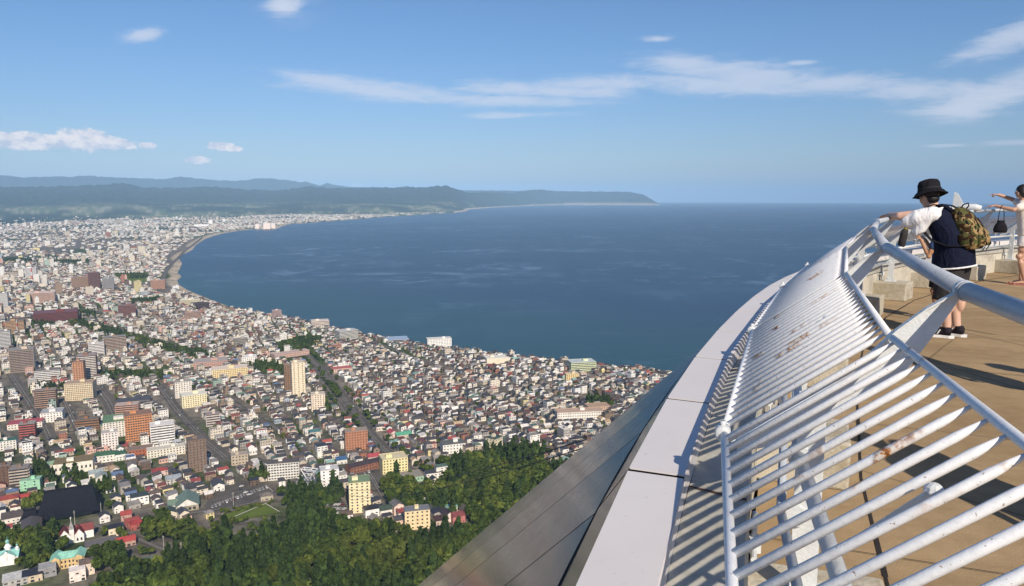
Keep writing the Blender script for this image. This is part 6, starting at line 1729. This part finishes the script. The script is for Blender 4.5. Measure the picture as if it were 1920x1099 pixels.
# ---- man leaning on the rail (facing +x in his own frame, left side +y)
def sneaker(parent, x, y, yaw, lifted=0.0):
    t = MB(); A = Matrix.Rotation(yaw, 3, 'Z')
    def P(a, b, z): v = A @ Vector((a, b, 0)); return (x + v.x, y + v.y, z + lifted)
    sh = MB(); sh.tube([P(-.10, 0, .055), P(-.06, 0, .06), P(.0, 0, .062), (P(.07, 0, .05)), P(.13, 0, .038), P(.175, 0, .032)], [(.036, .05), (.040, .052), (.040, .045), (.044, .034), (.044, .024), (.030, .014)], 14)
    sh.tube([P(-.055, 0, .06), P(-.05, 0, .115)], [.046, .044], 14); sh.tube([P(.0, 0, .075), P(.03, 0, .095)], [.035, .028], 10)
    so = remesh(sh, 'shoe', shoe_b, parent, .007, 2)
    sl = MB(); out = [(-.13, -.02), (-.135, .02), (-.09, .042), (-.02, .040), (.06, .050), (.13, .048), (.175, .03), (.19, 0), (.178, -.03), (.13, -.046), (.06, -.048), (-.02, -.038), (-.09, -.040)]
    q = [P(a, b, 0)[:2] for a, b in out]; sl.prism(q, .002 + lifted, .030 + lifted); sl.build('sole', shoe_w, so)
    for s in (1, -1):
        for k in range(3):                       # three slanting white stripes on each side
            a = .012 + k * .026
            MB().add([P(a, s * .0415, .044), P(a + .013, s * .0435, .040), P(a - .012, s * .036, .088), P(a - .023, s * .036, .088),
                      P(a, s * .0455, .044), P(a + .013, s * .0475, .040), P(a - .012, s * .041, .088), P(a - .023, s * .041, .088)], [(0, 1, 2, 3), (7, 6, 5, 4), (0, 4, 5, 1), (1, 5, 6, 2), (2, 6, 7, 3), (3, 7, 4, 0)]).build('stripe', shoe_w, so)
    for k in range(4): MB().tube([P(.01 + k * .022, -.024, .093 - k * .008), P(.012 + k * .022, .024, .093 - k * .008)], .0035, 5).build('lace', black_c, so)
def leaning_man():
    # feet on the floor at the photo's spot; rail 0.66 m in front of them
    x, y = 4.57 * .985 - .055, 7.5 * .985 + .033
    t = thing('person', 'man in black sun hat, white and navy shirt and dark shorts leaning on the handrail', 'person', (x, y, 0), radians(90 + 42), None)
    sk = MB()
    for s, kx, ax in ((1, .045, .02), (-1, .0, -.02)):
        limb(sk, [(.0, s * .095, .88), (.015 + kx * .4, s * .10, .50), (ax - .03, s * .085, .11)], [.088, .060, .040])
        sk.ball((ax - .005 - .04, s * .088, .36), (.050, .047, .10), 12, 8); sk.tube([(ax - .045, s * .085, .10), (ax + .06, s * .085, .05)], [.045, .03], 10)
    torso(sk, [((0, 0, .84), .10, .15, .1), ((0, 0, .95), .115, .165, .2), ((.03, 0, 1.08), .115, .15, .4), ((.10, 0, 1.20), .115, .17, .6), ((.18, 0, 1.29), .09, .17, .7), ((.225, 0, 1.345), .05, .07, .7)])
    limb(sk, [(.20, 0, 1.32), (.262, 0, 1.40)], [.058, .052])
    M, P = head(sk, (.285, 0, 1.465), radians(-28), radians(12), .98)
    RZ = RAILZ + .038
    for s in (1, -1):
        sh = (.185, s * .185, 1.285); el_ = (.47, s * .19 + .06, RZ + .045); wr = (.66, s * .07 - .02, RZ + .045)
        limb(sk, [sh, el_, wr], [.060, .046, .030]); hand(sk, wr, (.75, -.6, -.15), (.3, .1, -1), -s if s > 0 else 1, 1.0, (28, 30))
    body = remesh(sk, 'body', skin_pale, t, .0085, 2)
    face_bits(t, M, P, .98)
    hb = MB().ball(P(-.016, 0, .035), (.102, .084, .092), 18, 12, M); hb.ball(P(-.055, 0, -.03), (.052, .066, .055), 14, 8, M)
    hb.build('hair', hair_m, t, True)
    # hat: soft crown, drooping wavy brim
    hm_ = MB(); Hm = M @ Matrix.Rotation(radians(4), 3, 'Y')
    def H(a, b, c_): v = Hm @ Vector((a, b, c_)); return (.285 + v.x, v.y, 1.465 + .062 + v.z)
    vs = []; fs = []; prof = [(.165, -.048), (.163, -.058), (.136, -.016), (.112, .004), (.108, .030), (.106, .075), (.092, .104), (.05, .118), (.0, .120)]
    seg = 40
    for r, z in prof:
        for k in range(seg):
            w = 2 * pi * k / seg; wav = .012 * sin(3 * w + .6) * max(0, (r - .11) / .08) + (.022 * cos(w) ** 2 * (1 if cos(w) > 0 else .3) * max(0, (r - .12) / .07)); cr = 1 + .03 * sin(5 * w) * (z > .05)
            vs.append(H(r * cos(w) * cr * 1.04, r * sin(w) * cr * .96, z + wav))
    for i in range(len(prof) - 1):
        for k in range(seg): fs.append((i * seg + k, i * seg + (k + 1) % seg, (i + 1) * seg + (k + 1) % seg, (i + 1) * seg + k))
    o = hm_.add(vs, fs).build('hat', black_c, t, True); so_ = o.modifiers.new('thick', 'SOLIDIFY'); so_.thickness = .004
    MB().tube([H(.111 * cos(w), .107 * sin(w), .012) for w in np.linspace(0, 2 * pi, 30)], .006, 6, False).build('hat_band', charcoal, o, True)
    # shirt: navy body, hanging loose, with white left and right sleeves and a white hem
    sb = MB()
    torso(sb, [((.0, 0, .735), .195, .225, .08), ((.0, 0, .80), .19, .222, .12), ((.005, 0, .92), .178, .215, .15), ((.035, 0, 1.04), .162, .21, .3), ((.09, 0, 1.15), .15, .215, .45), ((.15, 0, 1.245), .135, .215, .6), ((.195, 0, 1.31), .105, .165, .75), ((.222, 0, 1.345), .068, .085, .8)])
    for s in (1, -1): sb.ball((.165, s * .185, 1.265), (.075, .065, .075), 12, 8)
    shirt = remesh(sb, 'shirt', navy, t, .011, 3)
    for s in (1, -1):
        sl = MB()
        limb(sl, [(.17, s * .195, 1.285), (.30, s * .225, 1.245), (.385, s * .225, 1.205)], [.083, .090, .082], 16)
        torso(sl, [((.27, s * .232, 1.075), .06, .035, .5), ((.27, s * .225, 1.14), .115, .05, .5), ((.21, s * .215, 1.23), .125, .066, .5), ((.17, s * .17, 1.32), .10, .075, .5)], 18)
        remesh(sl, 'sleeve', white_c, t, .009, 3)
    hem = MB()
    hem.tube([(.0 + .197 * abs(cos(w)) ** .85 * (1 if cos(w) > 0 else -1) * cos(.08), .227 * abs(sin(w)) ** .85 * (1 if sin(w) > 0 else -1), .738 + .014 * cos(w + 2.6) - .02 * cos(w) * .08 * 10) for w in np.linspace(0, 2 * pi, 60)], .010, 6, False)
    hem.build('hem', white_c, shirt, True)
    sb = MB()
    for s in (1, -1): torso(sb, [((.02, s * .115, .40), .118, .098, 0), ((.01, s * .112, .55), .122, .102, 0), ((-.0, s * .10, .72), .135, .11, 0), ((-.0, s * .085, .86), .14, .115, 0)], 20)
    remesh(sb, 'shorts', charcoal, t, .011, 3)
    sneaker(t, .045, .105, radians(9)); sneaker(t, -.02, -.080, radians(0))
    t.scale = (.965, .965, .965)
    return t, M
man, Mh = leaning_man()
# ---- camouflage backpack on his back
def camo(N, b):
    tc = N.n('ShaderNodeTexCoord').outputs['Object']
    a = N.noise(N.mapping(tc, (1, 1, .7), loc=(3, 1, 2)), 11, 2, .5, 1.2); c_ = N.noise(N.mapping(tc, (1, 1, .7), loc=(9, 4, 7)), 13, 2, .5, 1.0); d = N.noise(N.mapping(tc, (1, 1, .6), loc=(1, 8, 5)), 15, 2, .5, 1.4)
    base = N.mix(N.m('GREATER_THAN', a, .53), (.085, .088, .032), (.31, .205, .095))
    base = N.mix(N.m('GREATER_THAN', c_, .575), base, (.045, .022, .010)); base = N.mix(N.m('GREATER_THAN', d, .60), base, (.008, .008, .008))
    bn = N.n('ShaderNodeBump'); bn.inputs['Strength'].default_value = .5; bn.inputs['Distance'].default_value = .02
    N.put(bn.inputs['Height'], N.noise(tc, 18, 4)); N.put(b.inputs['Normal'], bn.outputs[0])
    return base
camo_m = new_mat('camouflage_cloth', camo, .8, spec=.15)
def backpack():
    t = thing('backpack', 'green and tan camouflage backpack on the back of the man in the black hat', 'backpack', man.location, man.rotation_euler.z)
    t.scale = (.965,) * 3; t.location = man.location + Vector((cos(man.rotation_euler.z), sin(man.rotation_euler.z), 0)) * .03
    b = MB()
    torso(b, [((-.200, -.0, .93), .075, .125, .2), ((-.205, 0, .98), .095, .15, .2), ((-.185, 0, 1.08), .105, .16, .3), ((-.125, 0, 1.19), .105, .155, .4), ((-.06, 0, 1.28), .09, .135, .5), ((-.01, 0, 1.335), .055, .09, .6)], 26)
    bo = remesh(b, 'bag', camo_m, t, .010, 4)
    p = MB(); torso(p, [((-.285, 0, .97), .045, .11, .2), ((-.285, 0, 1.03), .055, .122, .25), ((-.265, 0, 1.11), .045, .115, .35), ((-.235, 0, 1.155), .028, .10, .4)], 20); remesh(p, 'front_pocket', camo_m, t, .009, 3)
    for s in (1, -1):
        p = MB(); torso(p, [((-.19, s * .155, .97), .06, .028, .2), ((-.175, s * .168, 1.04), .07, .034, .3), ((-.15, s * .160, 1.10), .055, .024, .35)], 16); remesh(p, 'side_pocket', camo_m, t, .008, 3)
        # shoulder strap over the shoulder and under the arm
        MB().tube([(-.03, s * .085, 1.325), (.06, s * .105, 1.372), (.165, s * .125, 1.385), (.26, s * .135, 1.335), (.295, s * .145, 1.24), (.235, s * .175, 1.12), (.13, s * .215, 1.02), (-.03, s * .222, .965), (-.17, s * .16, .97)], [(.026, .006)] * 9, 8, up=(0.2, 0, 1)).build('strap', black_c, t, True)
        MB().tube([(-.205, s * .05, 1.25), (-.285, s * .062, 1.12), (-.335, s * .062, 1.0), (-.30, s * .055, .93)], [(.012, .004)] * 4, 6).build('webbing', black_c, t, True)
    MB().tube([(-.06, .03, 1.335), (-.085, .03, 1.385), (-.12, 0, 1.40), (-.12, -.03, 1.375), (-.085, -.03, 1.325)], .0065, 8).build('grab_loop', black_c, t, True)
    MB().tube([(-.10, .14, 1.26), (-.155, .115, 1.275), (-.17, 0, 1.28), (-.155, -.115, 1.275), (-.10, -.14, 1.26)], .005, 6).build('zip', black_c, t, True)
    return t
backpack()
def camera_pouch():
    m_ = man.matrix_basis if False else Matrix.Translation(man.location) @ Matrix.Rotation(man.rotation_euler.z, 4, 'Z')
    q = m_ @ Vector((.39, .25, 1.03))
    t = thing('water_bottle', 'dark bottle with a yellow cap loop hanging from the forearm of the leaning man', 'bottle', q, man.rotation_euler.z)
    MB().tube([(.03, 0, -.115), (.028, 0, -.11), (.01, 0, 0), (.0, 0, .045), (-.004, 0, .06)], [.030, .036, .036, .030, .018], 16).build('bottle', charcoal, t, True)
    yl = new_mat('yellow_plastic', weathered((.55, .40, .03), .1, 9), .5)
    MB().tube([(-.004, 0, .055), (-.008, 0, .08)], .019, 12).build('cap', yl, t, True)
    MB().tube([(-.008, 0, .075), (-.02, -.02, .11), (.0, -.04, .15), (.01, -.02, .11), (-.006, 0, .078)], .004, 6).build('cord', yl, t, True)
camera_pouch()
# ---- boy beyond him, mostly hidden
def standing(name, label, loc, rz, H, skinm, top, bottom, shoe, arms, hair_len=.0, lean=.0, sleeve=.16, shorts_len=.36, legs=None, face=True, cat='person', bare=True, sandal=False):
    """upright or slightly leaning figure, height H; arms: (shoulder offset targets for elbow, wrist, hand dir, point?) for left and right"""
    t = thing(name, label, cat, loc, rz); k = H / 1.7
    sk = MB(); legs = legs or (((.0, .085), (.0, .085)), ((.0, -.085), (.0, -.085)))
    for (kn, ft), s in zip(legs, (1, -1)):
        limb(sk, [(-.02 * k, s * .088 * k, .88 * k), (kn[0] * k + .012, kn[1] * k, .49 * k), (ft[0] * k - .01, ft[1] * k, .09 * k)], [.082 * k, .052 * k, .034 * k])
        sk.ball((ft[0] * k * .6 + kn[0] * k * .4 - .03 * k, ft[1] * k * .7 + kn[1] * k * .3, .35 * k), (.046 * k, .044 * k, .10 * k), 12, 8)
        sk.tube([(ft[0] * k - .05 * k, ft[1] * k, .045), (ft[0] * k + .04 * k, ft[1] * k, .045), (ft[0] * k + .15 * k, ft[1] * k, .028)], [(.030 * k, .040 * k), (.036 * k, .030 * k), (.034 * k, .016 * k)], 12)
        if sandal:
            for j in range(5): sk.tube([(ft[0] * k + .14 * k, ft[1] * k + (j - 2) * .014 * k, .028), (ft[0] * k + (.18 - abs(j - 1) * .008) * k, ft[1] * k + (j - 2) * .015 * k, .022)], [.0085 * k, .007 * k], 6)
    L = lean
    def B(z): return L * max(0, (z - .9)) * k * 1.0
    torso(sk, [((0, 0, .83 * k), .09 * k, .14 * k, 0), ((B(.95), 0, .95 * k), .105 * k, .16 * k, 0), ((B(1.08), 0, 1.08 * k), .088 * k, .125 * k, 0), ((B(1.22), 0, 1.22 * k), .105 * k, .155 * k, .05), ((B(1.36), 0, 1.36 * k), .085 * k, .165 * k, .1), ((B(1.42), 0, 1.42 * k), .05 * k, .07 * k, .1)])
    nb = B(1.42); limb(sk, [(nb, 0, 1.40 * k), (nb + .02 * k, 0, 1.49 * k)], [.050 * k, .045 * k])
    M, P = head(sk, (nb + .03 * k, 0, 1.575 * k), 0, radians(4), .95 * k)
    sh_pts = []
    for s, (e_, w_h, hd, pn, pt_) in zip((1, -1), arms):
        sh = (B(1.36), s * .165 * k, 1.355 * k); limb(sk, [sh, e_, w_h], [.050 * k, .038 * k, .026 * k]); hand(sk, w_h, hd, pn, s, .95 * k, (25, 25), 4, pt_); sh_pts.append((sh, e_))
    remesh(sk, 'body', skinm, t, .0085, 2)
    if face: face_bits(t, M, P, .95 * k)
    hb = MB().ball(P(-.018, 0, .036), (.104 * k, .086 * k, .094 * k), 18, 12, M); hb.ball(P(-.05, 0, -.03), (.055 * k, .075 * k, .06 * k), 14, 8, M)
    if hair_len: hb.tube([P(-.05, 0, .02), P(-.075, 0, -.06), P(-.08, 0, -.06 - hair_len)], [.08 * k, .078 * k, .055 * k], 14); [hb.ball(P(-.01, s * .07, -.02), (.05 * k, .028 * k, .07 * k), 10, 8, M) for s in (1, -1)]
    remesh(hb, 'hair', hair_m, t, .010, 2)
    sb = MB()
    torso(sb, [((B(.86), 0, .84 * k), .135 * k, .185 * k, 0), ((B(.95), 0, .95 * k), .13 * k, .18 * k, 0), ((B(1.08), 0, 1.08 * k), .118 * k, .16 * k, 0), ((B(1.22), 0, 1.22 * k), .128 * k, .175 * k, .05), ((B(1.36), 0, 1.36 * k), .105 * k, .182 * k, .1), ((B(1.43), 0, 1.43 * k), .062 * k, .085 * k, .1)])
    for sh, e_ in sh_pts:
        d = Vector(e_) - Vector(sh); q = Vector(sh) + d.normalized() * sleeve * k; limb(sb, [sh, q], [.068 * k, .066 * k])
    remesh(sb, 'shirt', top, t, .010, 3)
    sb = MB()
    for (kn, ft), s in zip(legs, (1, -1)):
        u = shorts_len / .42; kx, ky = kn[0] * k * u, s * .088 * k + (kn[1] * k - s * .088 * k) * u
        torso(sb, [((kx, ky, (.88 - shorts_len) * k), .098 * k, .09 * k, 0), ((kx * .4, (ky + s * .088 * k) / 2, .74 * k), .112 * k, .10 * k, 0), ((-.01, s * .075 * k, .90 * k), .118 * k, .098 * k, 0), ((-.005, s * .06 * k, .97 * k), .108 * k, .09 * k, 0)], 18)
    remesh(sb, 'shorts', bottom, t, .010, 3)
    for (kn, ft), s in zip(legs, (1, -1)):
        m = MB()
        if sandal:
            out = [(-.085, -.02), (-.085, .02), (-.05, .035), (.06, .036), (.15, .042), (.20, .02), (.20, -.02), (.15, -.042), (.06, -.036), (-.05, -.035)]
            m.prism([(ft[0] * k + a * k, ft[1] * k + b_ * k) for a, b_ in out], .001, .018); so_ = m.build('sandal', shoe, t)
            MB().tube([(ft[0] * k + .09 * k, ft[1] * k - .042 * k, .012), (ft[0] * k + .085 * k, ft[1] * k, .056), (ft[0] * k + .09 * k, ft[1] * k + .042 * k, .012)], .007, 6).build('strap', shoe, so_, True)
            MB().tube([(ft[0] * k - .02 * k, ft[1] * k - .036 * k, .012), (ft[0] * k - .0 * k, ft[1] * k, .085), (ft[0] * k - .02 * k, ft[1] * k + .036 * k, .012)], .006, 6).build('strap', shoe, so_, True)
        else:
            m.tube([(ft[0] * k + a * k, ft[1] * k, z) for a, z in ((-.085, .05), (-.05, .058), (.03, .055), (.11, .04), (.175, .03))], [(.034 * k, .046), (.042 * k, .052), (.042 * k, .05), (.046 * k, .036), (.03 * k, .02)], 14); m.tube([(ft[0] * k - .035 * k, ft[1] * k, .05), (ft[0] * k - .03 * k, ft[1] * k, .11)], .045 * k, 12)
            remesh(m, 'shoe', shoe, t, .009, 2)
    return t
RZ = RAILZ + .038
fb = radians(90 + 50)
standing('person', 'child in blue shirt and dark shorts mostly hidden beyond the man in the black hat', (4.90, 8.42, 0), fb, 1.20, skin_tan, blue_c, black_c, shoe_w,
         (((.10, .16, .74), (.20, .10, .92), (.5, -.4, .6), (.5, 0, -1), False), ((.10, -.16, .74), (.20, -.10, .92), (.5, .4, .6), (.5, 0, -1), False)), lean=.1, shorts_len=.34, legs=(((.05, .08), (-.02, .09)), ((.0, -.08), (-.10, -.09))))
# ---- woman pointing out to sea, cut by the right edge
wl = (8.19, 11.80, 0); wrz = radians(90 + 62)
woman = standing('person', 'woman in a pale blouse and white shorts pointing out to sea at the right edge', wl, wrz, 1.60, skin_m, blouse, shorts_w, lip_m,
         (((.22, .22, 1.20), (.46, .13, RZ + .045), (1, -.2, -.05), (.1, 0, -1), False), ((.20, -.22, 1.36), (.40, -.14, 1.435), (1, .12, .08), (0, 0, -1), True)), hair_len=.10, lean=.16, sleeve=.10, shorts_len=.22, legs=(((.07, .07), (-.02, .05)), ((.02, -.09), (.02, -.06))), sandal=True)
def handbag():
    m_ = Matrix.Translation(Vector(wl)) @ Matrix.Rotation(wrz, 4, 'Z'); q = m_ @ Vector((.37, .17, RZ - .02))
    t = thing('handbag', 'small black drawstring handbag hanging from the forearm of the woman at the right edge', 'handbag', q, wrz)
    b = MB(); torso(b, [((0, 0, -.36), .085, .05, 0), ((0, 0, -.32), .10, .065, 0), ((0, 0, -.25), .085, .06, 0), ((0, 0, -.19), .05, .04, 0), ((0, 0, -.165), .06, .045, 0)], 20); remesh(b, 'bag', black_c, t, .008, 2)
    for s in (1, -1): MB().tube([(s * .04, 0, -.18), (s * .035, s * .02, -.05), (s * .02, s * .025, .04), (0, s * .0, .075)], .006, 8).build('strap', black_c, t, True)
handbag()
# ---- three more visitors just outside the right edge: their shadows lie across the deck
rel = lambda H: (((.02, .24, 1.10 * H / 1.7), (.06, .24, .85 * H / 1.7), (.1, 0, -1), (0, -1, 0), False), ((.02, -.24, 1.10 * H / 1.7), (.06, -.24, .85 * H / 1.7), (.1, 0, -1), (0, 1, 0), False))
standing('person', 'visitor in a black shirt just outside the right edge whose two-legged shadow crosses the deck', (4.02, 4.85, 0), radians(160), 1.66, skin_m, black_c, charcoal, shoe_b, rel(1.66))
standing('person', 'visitor in a blue shirt outside the right edge whose broad shadow lies under the grille', (2.72, 2.2, 0), radians(150), 1.74, skin_m, blue_c, charcoal, shoe_b, rel(1.74))
standing('person', 'visitor in a white shirt outside the right edge whose shadow tip reaches into the deck', (4.72, 4.15, 0), radians(170), 1.60, skin_m, white_c, black_c, shoe_w, rel(1.60))
